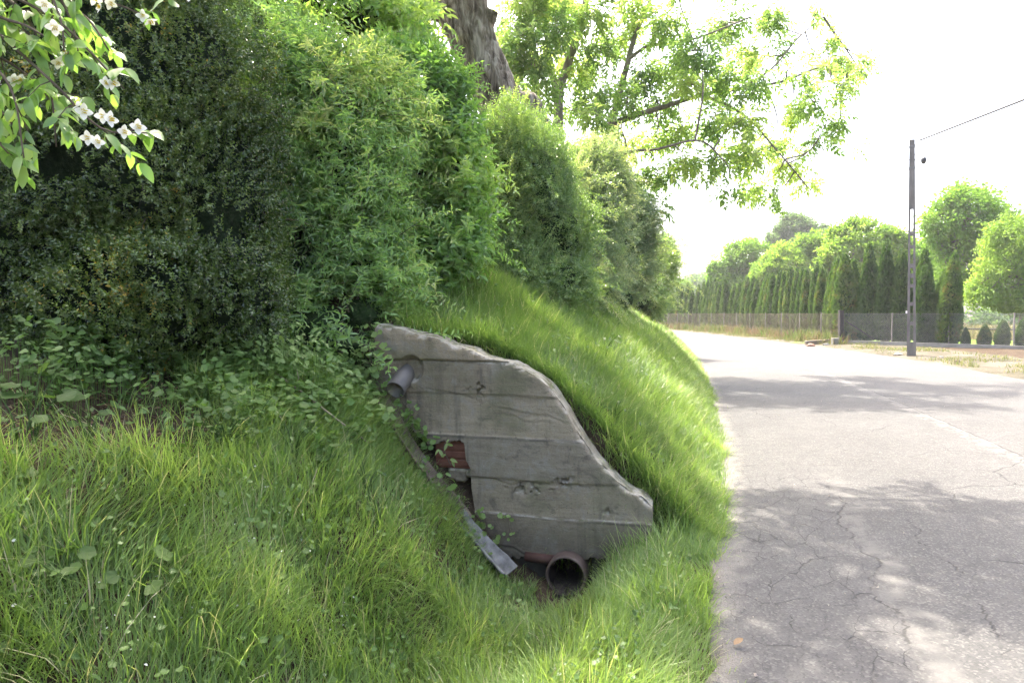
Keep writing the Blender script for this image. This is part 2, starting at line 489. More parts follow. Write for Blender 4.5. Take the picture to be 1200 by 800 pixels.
# ================================================================== CONCRETE HEAD WALL
def mat_concrete():
    m, nt, out = new_mat('board_marked_concrete'); g = NT(nt)
    tc = g.n('ShaderNodeTexCoord').outputs['Object']
    a = g.noise(tc, 2.2, 6, .6); hs = g.noise(g.scalev(tc, (2.5, 2.5, 26)), 1.2, 5, .6); f = g.noise(tc, 70, 4, .7)
    vs = g.noise(g.scalev(tc, (14, 14, 1.2)), 1.0, 4, .6)
    k = g.math('ADD', g.math('ADD', g.math('MULTIPLY', a, .4), g.math('MULTIPLY', hs, .35)), g.math('MULTIPLY', f, .25))
    col = g.ramp(k, [(.30, (.098, .080, .058)), (.46, (.200, .168, .122)), (.6, (.255, .220, .165)), (.74, (.325, .286, .222))])
    # every shuttering board took its own tone
    sb = g.n('ShaderNodeSeparateXYZ'); g.l(tc, sb.inputs[0])
    zn = g.math('ADD', sb.outputs[2], g.math('MULTIPLY', g.math('SUBTRACT', g.noise(tc, 2.2, 3, .5), .5), .03))
    Ls = sorted(waz(600, y)[1] + .3 for y in (424, 464, 513, 562, 603))
    tone = g.ramp(g.math('DIVIDE', zn, 2.2), [(0, (.80, .78, .76))] + [(l / 2.2, t) for l, t in zip(Ls, ((1.05, 1.03, 1.0), (.86, .86, .87), (1.12, 1.10, 1.06), (.92, .90, .86), (1.08, 1.02, .92)))], 'CONSTANT')
    col = g.mix(1.0, col, tone, 'MULTIPLY')
    line = None
    for l in Ls:
        d_ = g.maprange(g.math('ABSOLUTE', g.math('SUBTRACT', zn, l - .006)), .016, .002, 0, .6)
        line = d_ if line is None else g.math('MAXIMUM', line, d_)
    col = g.mix(g.math('MULTIPLY', line, g.maprange(a, .35, .6)), col, (.05, .045, .038))
    pits = g.n('ShaderNodeTexVoronoi', i_Scale=85.0); g.l(tc, pits.inputs['Vector'])
    psel = g.n('ShaderNodeSeparateColor'); g.l(pits.outputs['Color'], psel.inputs[0])
    pit = g.math('MULTIPLY', g.maprange(pits.outputs['Distance'], .35, .15), g.maprange(psel.outputs[0], .72, .8))
    col = g.mix(g.math('MULTIPLY', pit, .65), col, (.04, .036, .03))
    blot = g.noise(tc, 5.5, 7, .72, .8)
    col = g.mix(g.maprange(blot, .50, .66, 0, .75), col, (.22, .20, .168))
    col = g.mix(g.maprange(blot, .47, .34, 0, .6), col, (.075, .066, .054))
    col = g.mix(g.maprange(vs, .52, .74, 0, .55), col, (.055, .050, .043))
    alg = g.math('MULTIPLY', g.maprange(g.noise(tc, 1.5, 5, .6), .46, .62), g.maprange(hs, .3, .6, .4, 1))
    col = g.mix(g.math('MULTIPLY', alg, .7), col, (.105, .105, .058))
    warm = g.maprange(g.noise(tc, 1.1, 3, .5), .52, .68, 0, .4)
    col = g.mix(warm, col, (.17, .142, .108))
    # pale lichen and bare weathered cement, plus painted light on sky-facing faces
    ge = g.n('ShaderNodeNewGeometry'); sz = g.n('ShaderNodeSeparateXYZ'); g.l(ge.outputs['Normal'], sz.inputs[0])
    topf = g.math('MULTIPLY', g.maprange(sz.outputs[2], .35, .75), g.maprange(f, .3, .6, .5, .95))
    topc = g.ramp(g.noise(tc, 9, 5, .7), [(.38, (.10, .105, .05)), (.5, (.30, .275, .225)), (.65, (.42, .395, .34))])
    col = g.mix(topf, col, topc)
    # colour gets darker towards the foot
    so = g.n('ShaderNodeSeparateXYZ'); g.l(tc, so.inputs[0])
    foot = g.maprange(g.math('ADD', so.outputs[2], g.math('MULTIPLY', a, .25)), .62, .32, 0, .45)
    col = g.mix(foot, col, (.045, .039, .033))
    pb = g.n('ShaderNodeBsdfPrincipled', i_Roughness=.88); pb.inputs['Specular IOR Level'].default_value = .25
    g.l(col, pb.inputs['Base Color'])
    h = g.math('SUBTRACT', g.math('ADD', g.math('MULTIPLY', hs, .7), g.math('MULTIPLY', f, .7)), g.math('MULTIPLY', pit, .8))
    g.l(g.bump(h, .8, .008), pb.inputs['Normal']); g.l(pb.outputs[0], out.inputs[0]); return m
M_conc = mat_concrete()
WB = np.array([W0[0], W0[1], -.3])
wall = thing('concrete_headwall', 'grey board-marked concrete head wall with a curved top set into the grassy bank', 'retaining wall', WB)

def build_wall():
    top = np.array([waz(*p) for p in [(440, 380), (447, 381), (478, 388), (510, 396), (545, 408), (569, 418), (602, 427), (626, 440), (648, 459), (664, 483), (679, 511), (697, 540), (724, 567), (752, 584), (764, 597)]])
    bot = np.array([waz(*p) for p in [(440, 470), (468, 490), (490, 510), (504, 519), (539, 517), (544, 521), (546, 538), (551, 547), (552, 572), (557, 600), (562, 640), (570, 652), (660, 653), (766, 655)]])
    nc, nv = 300, 210
    A = np.linspace(top[0, 0], top[-1, 0], nc)
    A = np.sort(np.concatenate([A, np.linspace(bot[4, 0], bot[11, 0], 70)])); nc = len(A)
    # smooth top outline
    ad = np.linspace(top[0, 0], top[-1, 0], 800); zt = np.interp(ad, top[:, 0], top[:, 1])
    k = np.exp(-.5 * (np.arange(-40, 41) / 7) ** 2); k /= k.sum()
    zs = np.convolve(np.concatenate([2 * zt[0] - zt[1:41][::-1], zt, 2 * zt[-1] - zt[-41:-1][::-1]]), k, 'valid')
    T = np.interp(A, ad, zs) + (fbm(np.stack([A * 7, 0 * A, 0 * A], -1), 5) - .5) * .045
    B = np.interp(A, bot[:, 0], bot[:, 1]) + (fbm(np.stack([A * 60, 0 * A + 5, 0 * A], -1), 3) - .5) * .05
    v = np.linspace(0, 1, nv)
    zr_ = np.linspace(B.min(), T.max(), nv)
    Aw = A[:, None] + 0 * v[None]; Z = np.clip(zr_[None] + 0 * A[:, None], B[:, None], T[:, None])
    L = [waz(600, y)[1] for y in (424, 464, 513, 562, 603)]
    nz = fbm(np.stack([Aw * 3, 0 * Aw, Z * 3], -1), 4) - .5
    zz = Z + (fbm(np.stack([Aw * 2.2, 0 * Aw + 2, 0 * Aw], -1), 3) - .5) * .025
    off = np.full(Z.shape, .016)
    for lv, val in zip(L, (.002, -.006, .001, -.008, .006)):
        off = off + (val - off) * sstep(lv + .004, lv - .004, zz)
    # the second ledge only runs over the right part
    fin = lambda z0, s: np.exp(-((zz - z0) / s) ** 2)
    off += .004 * fin(L[2] - .002, .005) * (fbm(np.stack([Aw * 6, 0 * Aw, 0 * Aw + 8], -1), 2) > .42)
    off += .005 * fin(L[4], .005) * (fbm(np.stack([Aw * 5, 0 * Aw, 0 * Aw + 1], -1), 2) > .38)
    off -= .010 * fin(L[0] - .008, .006)
    # rough cold joints and flowed-over mortar
    for px, py, px2, py2, dpt in [(500, 452, 560, 470, .006), (580, 474, 660, 494, .007), (590, 487, 640, 492, .005), (555, 561, 690, 568, .010), (590, 640, 640, 648, .012)]:
        a1, z1 = waz(px, py); a2, z2 = waz(px2, py2)
        tt = np.clip((Aw - a1) / (a2 - a1), 0, 1); zl = z1 + (z2 - z1) * tt + .07 * (fbm(np.stack([Aw * 7, 0 * Aw, 0 * Aw + px], -1), 4) - .5)
        inside = sstep(a1 - .03, a1 + .03, Aw) * sstep(a2 + .03, a2 - .03, Aw)
        off += .6 * inside * (dpt * .7 * np.exp(-((Z - zl - .008) / .007) ** 2) - dpt * np.exp(-((Z - zl + .006) / .009) ** 2))
    hc = np.zeros(Z.shape)
    for px, py, ra, rz in [(620, 573, .16, .035), (560, 456, .07, .05), (662, 565, .09, .03), (690, 480, .10, .05), (600, 430, .06, .02), (715, 600, .04, .02)]:
        a1, z1 = waz(px, py); hc = np.maximum(hc, np.exp(-((Aw - a1) / ra) ** 2 - ((Z - z1) / rz) ** 2))
    pit = fbm(np.stack([Aw * 34, 0 * Aw, Z * 40], -1), 3)
    off -= hc * .035 * sstep(.52, .66, pit)
    off += .010 * nz + .005 * (fbm(np.stack([Aw * 22, 0 * Aw, Z * 30], -1), 3) - .5)
    # broken, rounded upper edge
    dt = T[:, None] - Z
    chip = fbm(np.stack([Aw * 16, 0 * Aw + 3, Z * 16], -1), 3)
    off -= .035 * np.exp(-dt / .022) * sstep(.3, .75, chip) + .010 * np.exp(-dt / .012)
    # hollow around the plastic pipe
    a1, z1 = waz(482, 432); off -= .05 * sstep(1.0, .6, np.sqrt(((Aw - a1) / .10) ** 2 + ((Z - z1) / .11) ** 2))
    P = W0 + Aw[..., None] * WT - off[..., None] * WN; P[..., 2] = Z
    tk = np.linspace(0, 1, 9)[1:]
    Ptop = []
    for t in tk:
        n2 = fbm(np.stack([A * 18, 0 * A + t * 5, 0 * A + 2], -1), 3) - .5
        q = W0 + A[:, None] * WT + (t * .27) * WN; q[:, 2] = T + .022 * n2 - .03 * (t > .95)
        Ptop.append(q)
    Ptop = np.stack(Ptop, 1)
    vb = v[::-1][1:]
    Pb = W0 + Aw[:, 1:, None] * 0 + (A[:, None, None] * WT) + .27 * WN + 0 * vb[None, :, None]
    Pb[..., 2] = Z[:, ::-1][:, 1:] - .03
    G = np.concatenate([P, Ptop, Pb], 1); n = G.shape[1]
    f = grid_faces(nc, n); Gv = G.reshape(-1, 3)
    ar = np.linalg.norm(np.cross(Gv[f[:, 2]] - Gv[f[:, 0]], Gv[f[:, 3]] - Gv[f[:, 1]]), axis=1); f = f[ar > 2e-7]
    caps = []
    for c, flip in ((0, 1), (nc - 1, 0)):
        fr = c * n + np.arange(nv); bk = c * n + n - 1 - np.arange(nv)
        q = np.stack([fr[:-1], fr[1:], bk[1:], bk[:-1]], 1)
        caps.append(q[:, ::-1] if flip else q)
    fr = np.arange(nc) * n; bk = fr + n - 1
    caps.append(np.stack([fr[:-1], bk[:-1], bk[1:], fr[1:]], 1)[:, ::-1])
    mb = MB(); mb.add(G.reshape(-1, 3), [f], 0, .5, True); 
    mb.add(G.reshape(-1, 3), caps, 0, .5, False)
    o = sub(mb, 'wall_panel', M_conc, wall, WB)
    return o
build_wall()

# footing, on both sides of the culvert mouth and set back a little
M_foot = solid_mat('dark_concrete', (.03, .026, .021), (.075, .067, .057), 7, .9, .8, .03, .2)  # darker tone than the wall panel
for a0, a1 in ((-.62, -.158), (.158, .66)):
    mb = MB()
    c = W0 + WT * (a0 + a1) / 2 + WN * .19; c = c + np.array([0, 0, 0]); c[2] = -.215
    box(mb, c, ((a1 - a0) / 2, .145, .225), 0, np.stack([WT, WN, [0, 0, 1]]), .012)
    sub(mb, 'footing', M_foot, wall, WB)

# broken hollow bricks set in the wall's ragged left edge
M_brick = solid_mat('fired_clay_red', (.10, .040, .028), (.20, .085, .058), 9, .8, .4, .006, .25)
br = MB()
p0, p1 = wpx(509, 517), wpx(547, 551)
aw = (p1 - p0) @ WT
c = (p0 + p1) / 2 + WN * .125
box(br, c, (abs(aw) / 2 + .01, .075, (p0[2] - p1[2]) / 2), 0, np.stack([WT, WN, [0, 0, 1]]), .004)
for k in range(3):     # pressed ribs on the face
    zz = p1[2] + (p0[2] - p1[2]) * (.2 + .3 * k)
    cc = c - WN * .079; cc = np.array([cc[0], cc[1], zz])
    box(br, cc, (abs(aw) / 2 + .004, .006, .022), 0, np.stack([WT, WN, [0, 0, 1]]), .004)
sub(br, 'hollow_brick', M_brick, wall, WB)
mo = MB()
for k in range(9):
    q = wpx(512 + 38 * rng.random(), 552 + 8 * rng.random()) + WN * (.05 + .05 * rng.random())
    box(mo, q, rng.uniform(.02, .05, 3), 0, np.stack([WT, WN, [0, 0, 1]]), .012)
sub(mo, 'mortar_lump', M_conc, wall, WB)

# ---- culvert pipe
def lathe(mb, prof, base, axis, sides=48, mat=0, smooth=True, rnd=.5, arc=(0, 2 * np.pi), up=(0, 0, 1)):
    """prof: list of (distance along axis, radius)"""
    axis = norm(np.asarray(axis, float)); up = np.asarray(up, float)
    x = norm(np.cross(axis, up)); y = np.cross(x, axis)
    full = abs(arc[1] - arc[0] - 2 * np.pi) < 1e-6
    a = np.linspace(arc[0], arc[1], sides, endpoint=not full)
    pr = np.asarray(prof, float)
    v = np.asarray(base) + pr[:, 0, None, None] * axis + pr[:, 1, None, None] * (np.cos(a)[None, :, None] * x + np.sin(a)[None, :, None] * y)
    f = grid_faces(len(pr), sides, full)
    mb.add(v.reshape(-1, 3), f, mat, rnd, smooth)

M_pipe = solid_mat('salt_glazed_clay', (.050, .034, .028), (.100, .070, .057), 9, .7, .3, .004, .4, c3=(.16, .125, .105))
pc = W0 - WN * .12
pipe = thing('culvert_pipe', 'large round brown clay culvert pipe opening at the foot of the concrete wall', 'drain pipe', (pc[0], pc[1], pc[2] - .16))
pl = np.array([pc[0], pc[1], pc[2] - .16])
mb = MB()
lathe(mb, [(.03, .1205), (.010, .1215), (.002, .124), (0, .130), (.003, .136), (.012, .140), (.11, .140), (.125, .138), (1.4, .138)], pc, WN)
sub(mb, 'clay_pipe', M_pipe, pipe, pl)
mb = MB(); lathe(mb, [(1.4, .120), (.03, .120)], pc, WN); sub(mb, 'pipe_bore', solid_mat('shaded_bore', (.012, .009, .008), (.05, .036, .029), 9, .9, .5, .006, .2), pipe, pl)  # bore darkened in its colour to stand for shade inside the pipe
mb = MB()   # silt lying in the pipe
nx, ny = 22, 60
S, D = np.meshgrid(np.linspace(-1, 1, nx), np.linspace(-.06, 1.38, ny), indexing='ij')
h = -.072 - .03 * sstep(.1, -.06, D) + .02 * (fbm(np.stack([S * 3, D * 6, 0 * S], -1), 3) - .5)
half = np.sqrt(np.maximum(.1185 ** 2 - h ** 2, 1e-4))
V = pc + (S * half)[..., None] * WT + D[..., None] * WN; V[..., 2] = pc[2] + h
mb.add(V.reshape(-1, 3), grid_faces(nx, ny), 0, .5, True)
V2 = V[:, 0].copy(); V3 = V2.copy(); V3[:, 2] -= .05
mb.add(np.concatenate([V2, V3]), grid_faces(2, nx), 0, .5, False)
M_mud = solid_mat('wet_silt', (.018, .014, .011), (.05, .04, .032), 22, .5, .8, .02, .4)
sub(mb, 'silt', M_mud, pipe, pl)
mb = MB(); lathe(mb, [(1.39, .121), (1.395, .001)], pc, WN); sub(mb, 'inner_end', M_mud, pipe, pl)

# ---- broken clay pipe beside it
q0, q1 = wpx(616, 651, .0), wpx(650, 656, .01)
mb = MB(); lathe(mb, [(0, .026), (0, .035), (np.linalg.norm(q1 - q0), .035), (np.linalg.norm(q1 - q0), .025)], q0, q1 - q0, 24)
o = mb.build('clay_pipe_stub', solid_mat('dull_red_clay', (.045, .025, .02), (.09, .048, .038), 12, .85, .5, .006, .2), None, q0)
tag(o, 'thin broken red clay pipe lying sideways just left of the big culvert mouth', 'pipe stub')

# ---- grey plastic pipe
M_pvc = solid_mat('grey_plastic', (.085, .076, .068), (.15, .135, .12), 6, .45, .1, .002, .4)
e0 = wpx(474, 441, -.03); d0 = ray(463, 457); e1 = CAM + d0 * ((wpx(463, 457)[1] - .12) / d0[1])
ax = norm(e1 - e0)
mb = MB(); Lp = np.linalg.norm(e1 - e0)
lathe(mb, [(-.12, .070), (Lp - .004, .070), (Lp, .067), (Lp, .062), (-.12, .062), (-.13, .001)], e0, ax, 36)
o = mb.build('plastic_drain_pipe', M_pvc, None, e0)
tag(o, 'grey plastic drain pipe sticking out near the upper left end of the wall', 'drain pipe')

# ---- drain channel running down the ragged end of the wall
def trough(mb, path, r, th, arc=(np.pi * 1.02, np.pi * 1.98), jag=0.0, bend=0.0):
    path, rad = resample(path, np.full(len(path), r), .03)
    t = norm(np.gradient(path, axis=0)); x = norm(np.cross(t, [0, 0, 1])); y = np.cross(x, t)
    a = np.linspace(*arc, 15)
    def shell(rr):
        return path[:, None] + rr * (np.cos(a)[None, :, None] * x[:, None] + np.sin(a)[None, :, None] * y[:, None])
    i, o_ = shell(r - th), shell(r)
    wob = (fbm(np.stack([path[:, 0] * 9, path[:, 1] * 9, path[:, 2] * 9], -1), 3) - .5) * jag
    i += wob[:, None, None] * np.array([0, 0, 1]); o_ += wob[:, None, None] * np.array([0, 0, 1])
    n = len(path); k = 15
    loop = np.concatenate([i, o_[:, ::-1]], 1)
    f = grid_faces(n, 2 * k, True)
    caps = []
    for c, flip in ((0, 0), (n - 1, 1)):
        b = c * 2 * k; j = np.arange(k - 1)
        q = np.stack([b + j, b + j + 1, b + 2 * k - 2 - j, b + 2 * k - 1 - j], 1); caps.append(q[:, ::-1] if flip else q)
    mb.add(loop.reshape(-1, 3), [f[:, ::-1]], 0, .5, True); mb.add(loop.reshape(-1, 3), caps, 0, .5, False)
ch = [wpx(452, 470, .10), wpx(478, 512, .13), wpx(506, 553, .15), wpx(533, 585, .17), wpx(551, 610, .19)]
for p in ch: p[2] += .025
chb = np.array([ch[-1][0], ch[-1][1], ch[-1][2] - .1])
chan = thing('drain_channel', 'long rusty gutter channel sloping down past the red bricks beside the wall', 'drain channel', chb)
M_rust = solid_mat('rusty_sheet', (.07, .052, .042), (.18, .128, .098), 5, .75, .4, .004, .35, stretch=(1, 1, .5), c3=(.30, .27, .245))
mb = MB(); trough(mb, ch, .078, .009, (np.pi * 1.1, np.pi * 1.9), .02); sub(mb, 'rusty_gutter', M_rust, chan, chb)
c2 = [wpx(544, 600, .20), wpx(562, 622, .21), wpx(583, 646, .23), wpx(603, 668, .27)]
for p in c2: p[2] += .03
mb = MB(); trough(mb, c2, .105, .018, (np.pi * 1.16, np.pi * 1.84), .03)
sub(mb, 'concrete_gutter', solid_mat('pale_concrete', (.10, .096, .09), (.27, .26, .245), 14, .9, .8, .012, .2), chan, chb)

# ================================================================== UTILITY POLE
PB = at(1068, 419, 24.6); PBz = .02
pb_ = np.array([PB[0], PB[1], PBz])
pole = thing('utility_pole', 'tall tapered concrete power pole with slots beside the road in front of the fence', 'utility pole', pb_)
M_pole = solid_mat('pole_concrete', (.12, .11, .105), (.21, .19, .178), 3, .85, .4, .01, .2, stretch=(3, 3, .6))
def build_pole():
    H = 7.75; lean = np.array([-.16, 0, 0])
    cy_, sy_ = math.cos(R(31)), math.sin(R(31)); PX, PY = np.array([cy_, -sy_, 0]), np.array([sy_, cy_, 0]); PA = np.stack([PX, PY, [0, 0, 1]])
    hw = lambda z: .145 - .060 * z / H          # half width
    hd = lambda z: .085 - .030 * z / H
    slots = [(.55, 1.15), (1.28, 1.85), (1.98, 2.5), (2.63, 2.85), (3.0, 3.2), (3.35, 3.9), (4.02, 4.35), (4.5, 5.3)]
    mb = MB()
    C = lambda x, y, z: pb_ + PX * x + PY * y + np.array([0, 0, z - .4 if z <= 0 else z]) + lean * z / H
    zs = sorted({0.0, H, *[z for s in slots for z in s], *np.linspace(.3, H - .1, 14)})
    for z0, z1 in zip(zs[:-1], zs[1:]):
        hole = any(a <= (z0 + z1) / 2 <= b for a, b in slots)
        parts = [(-1, -.40), (.40, 1)] if hole else [(-1, 1)]
        for l, r in parts:
            v = [C(k * hw(z), s * hd(z), z) for z in (z0, z1) for s, k in ((-1, l), (-1, r), (1, r), (1, l))]
            q = [[0, 1, 5, 4], [1, 2, 6, 5], [2, 3, 7, 6], [3, 0, 4, 7]]
            mb.add(v, np.array(q), 0, .5)
            if hole or True:
                pass
        if hole:   # thin ledges closing the slot's ends
            for z in (z0, z1):
                if any(abs(z - e) < 1e-6 for s in slots for e in s):
                    v = [C(k * hw(z) * .40, s * hd(z), z) for s, k in ((-1, -1), (-1, 1), (1, 1), (1, -1))]
                    mb.add(v, np.array([[0, 1, 2, 3]]), 0, .5)
    z = H; v = [C(k * hw(z), s * hd(z), z) for s, k in ((-1, -1), (-1, 1), (1, 1), (1, -1))]
    mb.add(v, np.array([[0, 1, 2, 3]]), 0, .5)
    sub(mb, 'shaft', M_pole, pole, pb_)
    M_st = solid_mat('galvanised_dark', (.10, .10, .10), (.2, .2, .2), 20, .6, .2, .002, .4)
    M_por = solid_mat('porcelain', (.35, .34, .33), (.5, .49, .48), 10, .3, .1, .001, .5)
    for z in (6.75, 7.5):
        mb = MB(); box(mb, C(0, 0, z), (hw(z) + .012, hd(z) + .012, .03), 0, PA, .004); sub(mb, 'steel_band', M_st, pole, pb_)
    tips = []
    for sx, z, ln in ((-1, 6.7, .26), (-1, 7.05, .20), (1, 7.02, .24), (1, 7.22, .42), (1, 7.56, .14)):
        a = C(sx * hw(z), 0, z); b = a + PX * sx * ln
        mb = MB(); tube(mb, [a, b, b + [0, 0, .07]], .012, 6); br_ = sub(mb, 'insulator_pin', M_st, pole, pb_)
        mb = MB(); lathe(mb, [(0, .02), (.02, .045), (.05, .03), (.07, .042), (.10, .022), (.11, .001)], b + [0, 0, .05], (0, 0, 1), 14)
        i_ = mb.build('insulator', M_por, br_, pb_); i_.location = (0, 0, 0)
        tips.append(b + [0, 0, .14])
    # small dark lamp body hanging on the right bracket
    a = C(.36, -.02, 6.98)
    mb = MB(); tube(mb, [a - PX * .27 + [0, 0, .05], a + [0, 0, .02]], .012, 6)
    lathe(mb, [(-.13, .01), (-.12, .05), (-.03, .09), (.06, .085), (.11, .04), (.12, .005)], a, (0, -.25, 1), 16)
    sub(mb, 'lamp_housing', solid_mat('dark_enamel', (.05, .05, .055), (.08, .08, .085), 8, .4, .05, .001, .4), pole, pb_)
    mb = MB(); q = C(.02, -.1 , 1.55); box(mb, C(-hw(1.5) - .02, -.04, 1.62), (.03, .04, .045), 0, PA, .008)
    sub(mb, 'white_junction_box', solid_mat('white_plastic', (.7, .7, .68), (.8, .8, .78), 8, .4, .05, .001, .4), pole, pb_)
    return tips
tips = build_pole()
M_wire = solid_mat('weathered_cable', (.02, .02, .02), (.04, .04, .04), 5, .6, .1, .001, .3)
def wire(a, b, sag, r, label):
    t = np.linspace(0, 1, 60)[:, None]
    p = np.asarray(a) * (1 - t) + np.asarray(b) * t; p[:, 2] -= 4 * sag * (t[:, 0] * (1 - t[:, 0]))
    mb = MB(); tube(mb, p, r, 6); o = mb.build('overhead_wire', M_wire, None, a)
    tag(o, label, 'wire', 'overhead wires from the pole')
w1 = at(1200, 117, 18.2); d1 = w1 - tips[4]; wire(tips[4], tips[4] + d1 * 6.0, .0, .028, 'thin dark overhead wire rising from the pole top, the higher of the two')
w2 = at(1200, 129, 18.2); d2 = w2 - tips[3]; wire(tips[3], tips[3] + d2 * 6.0, .0, .014, 'fainter thin overhead wire leaving the right side of the pole below the upper wire')

# ================================================================== FENCES
M_wm = solid_mat('galvanised_mesh', (.17, .17, .17), (.25, .25, .245), 4, .5, .1, .001, .4)
M_wr = solid_mat('rusty_mesh', (.13, .095, .07), (.20, .16, .13), 4, .7, .1, .001, .3)
M_post = solid_mat('dark_post_steel', (.035, .03, .03), (.07, .06, .058), 5, .7, .2, .002, .3)
M_plinth = solid_mat('fence_plinth', (.17, .165, .15), (.28, .27, .25), 2.2, .9, .5, .015, .2)

def chain_mesh(mb, pts, z0, h, pitch, r):
    pts = np.asarray(pts, float); seg = np.linalg.norm(np.diff(pts, axis=0), axis=1); S = np.concatenate([[0], np.cumsum(seg)])
    P = lambda s: np.stack([np.interp(s, S, pts[:, 0]), np.interp(s, S, pts[:, 1])], -1)
    n = int(S[-1] / pitch)
    for sgn in (1, -1):
        a = np.arange(-int(h / pitch), n) * pitch if sgn > 0 else np.arange(0, n + int(h / pitch)) * pitch
        s0, s1 = a, a + sgn * h
        t0 = np.where(s0 < 0, -s0 / h, np.where(s0 > S[-1], (s0 - S[-1]) / h, 0)); t1 = np.where(s1 > S[-1], (S[-1] - s0) / h, np.where(s1 < 0, s0 / h, 1.0))
        t0 = np.clip(t0, 0, 1); t1 = np.clip(t1, 0, 1)
        ok = t1 > t0 + .02; s0, t0, t1 = s0[ok], t0[ok], t1[ok]
        A = np.concatenate([P(s0 + sgn * h * t0), (z0 + h * t0)[:, None]], 1); B = np.concatenate([P(s0 + sgn * h * t1), (z0 + h * t1)[:, None]], 1)
        d = norm(B - A); x = norm(np.cross(d, [0, 0, 1.0])); y = np.cross(d, x)
        x = x * 1.0
        ring = np.stack([x, y, -x, -y], 1) * r
        V = np.stack([A[:, None] + ring + sgn * r * .8 * x[:, None], B[:, None] + ring + sgn * r * .8 * x[:, None]], 1).reshape(-1, 3)
        b = np.arange(len(A))[:, None, None] * 8; j = np.arange(4); k = (j + 1) % 4
        f = (np.stack([j, k, 4 + k, 4 + j], 1)[None] + b).reshape(-1, 4)
        mb.add(V, f, 0, .5)
    for zz in (z0 + .02, z0 + h - .02):
        q = np.concatenate([pts, np.full((len(pts), 1), zz)], 1); tube(mb, q, r * 1.3, 5)

ly = np.concatenate([[FC[1]], np.arange(36, 112, 3.0)])
LF = np.stack([np.where(ly == FC[1], FC[0], fence_x(ly)), ly], 1)
fl = thing('chain_link_fence', 'long rusty chain-link fence running along the road in front of the tall conifer row', 'fence', (FC[0], FC[1], 0), 'chain-link fences round the garden')
flb = np.array([FC[0], FC[1], 0])
mb = MB(); chain_mesh(mb, LF, .16, 1.42, .10, .0034); sub(mb, 'wire_mesh', M_wr, fl, flb)
for k in range(1, len(LF)):
    mb = MB(); z = float(gz(LF[k, 0], LF[k, 1])); tube(mb, [(LF[k, 0], LF[k, 1], z - .2), (LF[k, 0], LF[k, 1], 1.64)], .026, 8)
    sub(mb, 'post', M_post, fl, flb)
mb = MB()
box(mb, (FC[0], FC[1], .83), (.10, .10, .86), 0, None, .012); box(mb, (FC[0], FC[1], 1.715), (.115, .115, .028), 0, None, .012)
sub(mb, 'corner_post', M_post, fl, flb)

RF = np.array([FC + fd * s for s in (0.12, 2.4, 4.8, 7.2, 9.6, 12.0, 14.4, 16.8)])
fr_ = thing('chain_link_fence', 'grey chain-link fence on a low concrete plinth behind the power pole', 'fence', (RF[1, 0], RF[1, 1], 0), 'chain-link fences round the garden')
frb = np.array([RF[1, 0], RF[1, 1], 0])
mb = MB(); chain_mesh(mb, RF, .32, 1.28, .085, .0030); sub(mb, 'wire_mesh', M_wm, fr_, frb)
for k in range(1, len(RF)):
    mb = MB(); tube(mb, [(*(RF[k] + fn * .05), -.1), (*(RF[k] + fn * .05), 1.62)], .03, 8); sub(mb, 'post', M_post, fr_, frb)
mid = (RF[0] + RF[-1]) / 2; hl = np.linalg.norm(RF[-1] - RF[0]) / 2
mb = MB(); box(mb, (mid[0] - fn[0] * .08, mid[1] - fn[1] * .08, .10), (hl, .07, .19), 0, np.array([[fd[0], fd[1], 0], [fn[0], fn[1], 0], [0, 0, 1]]), .012)
sub(mb, 'plinth', M_plinth, fr_, frb)
# diagonal brace behind the corner post
a = np.array([*(RF[0] + fd * .05 + fn * .06), 1.25]); b = np.array([*(RF[0] + fd * 1.5 + fn * .06), .35])
mb = MB(); tube(mb, [a, b], .025, 8); sub(mb, 'brace', M_post, fr_, frb)

# rough field fence beyond the lawn
base = FC + fn * 9.0
ff = thing('field_fence', 'low dark rail fence with thin posts between the lawn and the straw-coloured meadow', 'fence', (*(base + fd * 8), 0))
ffb = np.array([*(base + fd * 8), 0])
for k, s in enumerate(np.arange(-2, 34, 3.2)):
    q = base + fd * s; mb = MB(); z = float(gz(q[0], q[1])); tube(mb, [(*q, z - .1), (*q, z + 1.25)], .04, 7); sub(mb, 'post', M_post, ff, ffb)
mb = MB()
for zz in (.62,):
    q = [(*(base + fd * s + fn * -.05), float(gz(*(base + fd * s))) + zz) for s in np.arange(-2, 33, 1.6)]; tube(mb, q, .045, 6)
sub(mb, 'rail', M_post, ff, ffb)

# sleeper and loose stones at the fence corner
M_slp = solid_mat('weathered_timber', (.15, .12, .09), (.28, .24, .19), 4, .9, .6, .01, .2, stretch=(.6, 4, 4))
s0, s1 = at(944, 405.5, 34.0), at(975, 401, 34.2)
mb = MB(); d = norm(s1 - s0); mm = (s0 + s1) / 2; mm[2] = .16
d = np.array([d[0], d[1], .05]); d /= np.linalg.norm(d); nn = np.array([-d[1], d[0], 0]); nn /= np.linalg.norm(nn)
box(mb, mm, (.72, .1, .11), 0, np.stack([d, nn, np.cross(d, nn)]), .015)
o = mb.build('timber_sleeper', M_slp, None, (mm[0], mm[1], 0)); tag(o, 'old weathered timber sleeper lying on the verge against the fence corner', 'timber')
mb = MB(); c = at(979, 402, 33.4); box(mb, (c[0], c[1], .17), (.16, .14, .22), 0, None, .02)
o = mb.build('concrete_block', M_plinth, None, (c[0], c[1], 0)); tag(o, 'squat concrete block standing at the foot of the dark fence corner post', 'block')

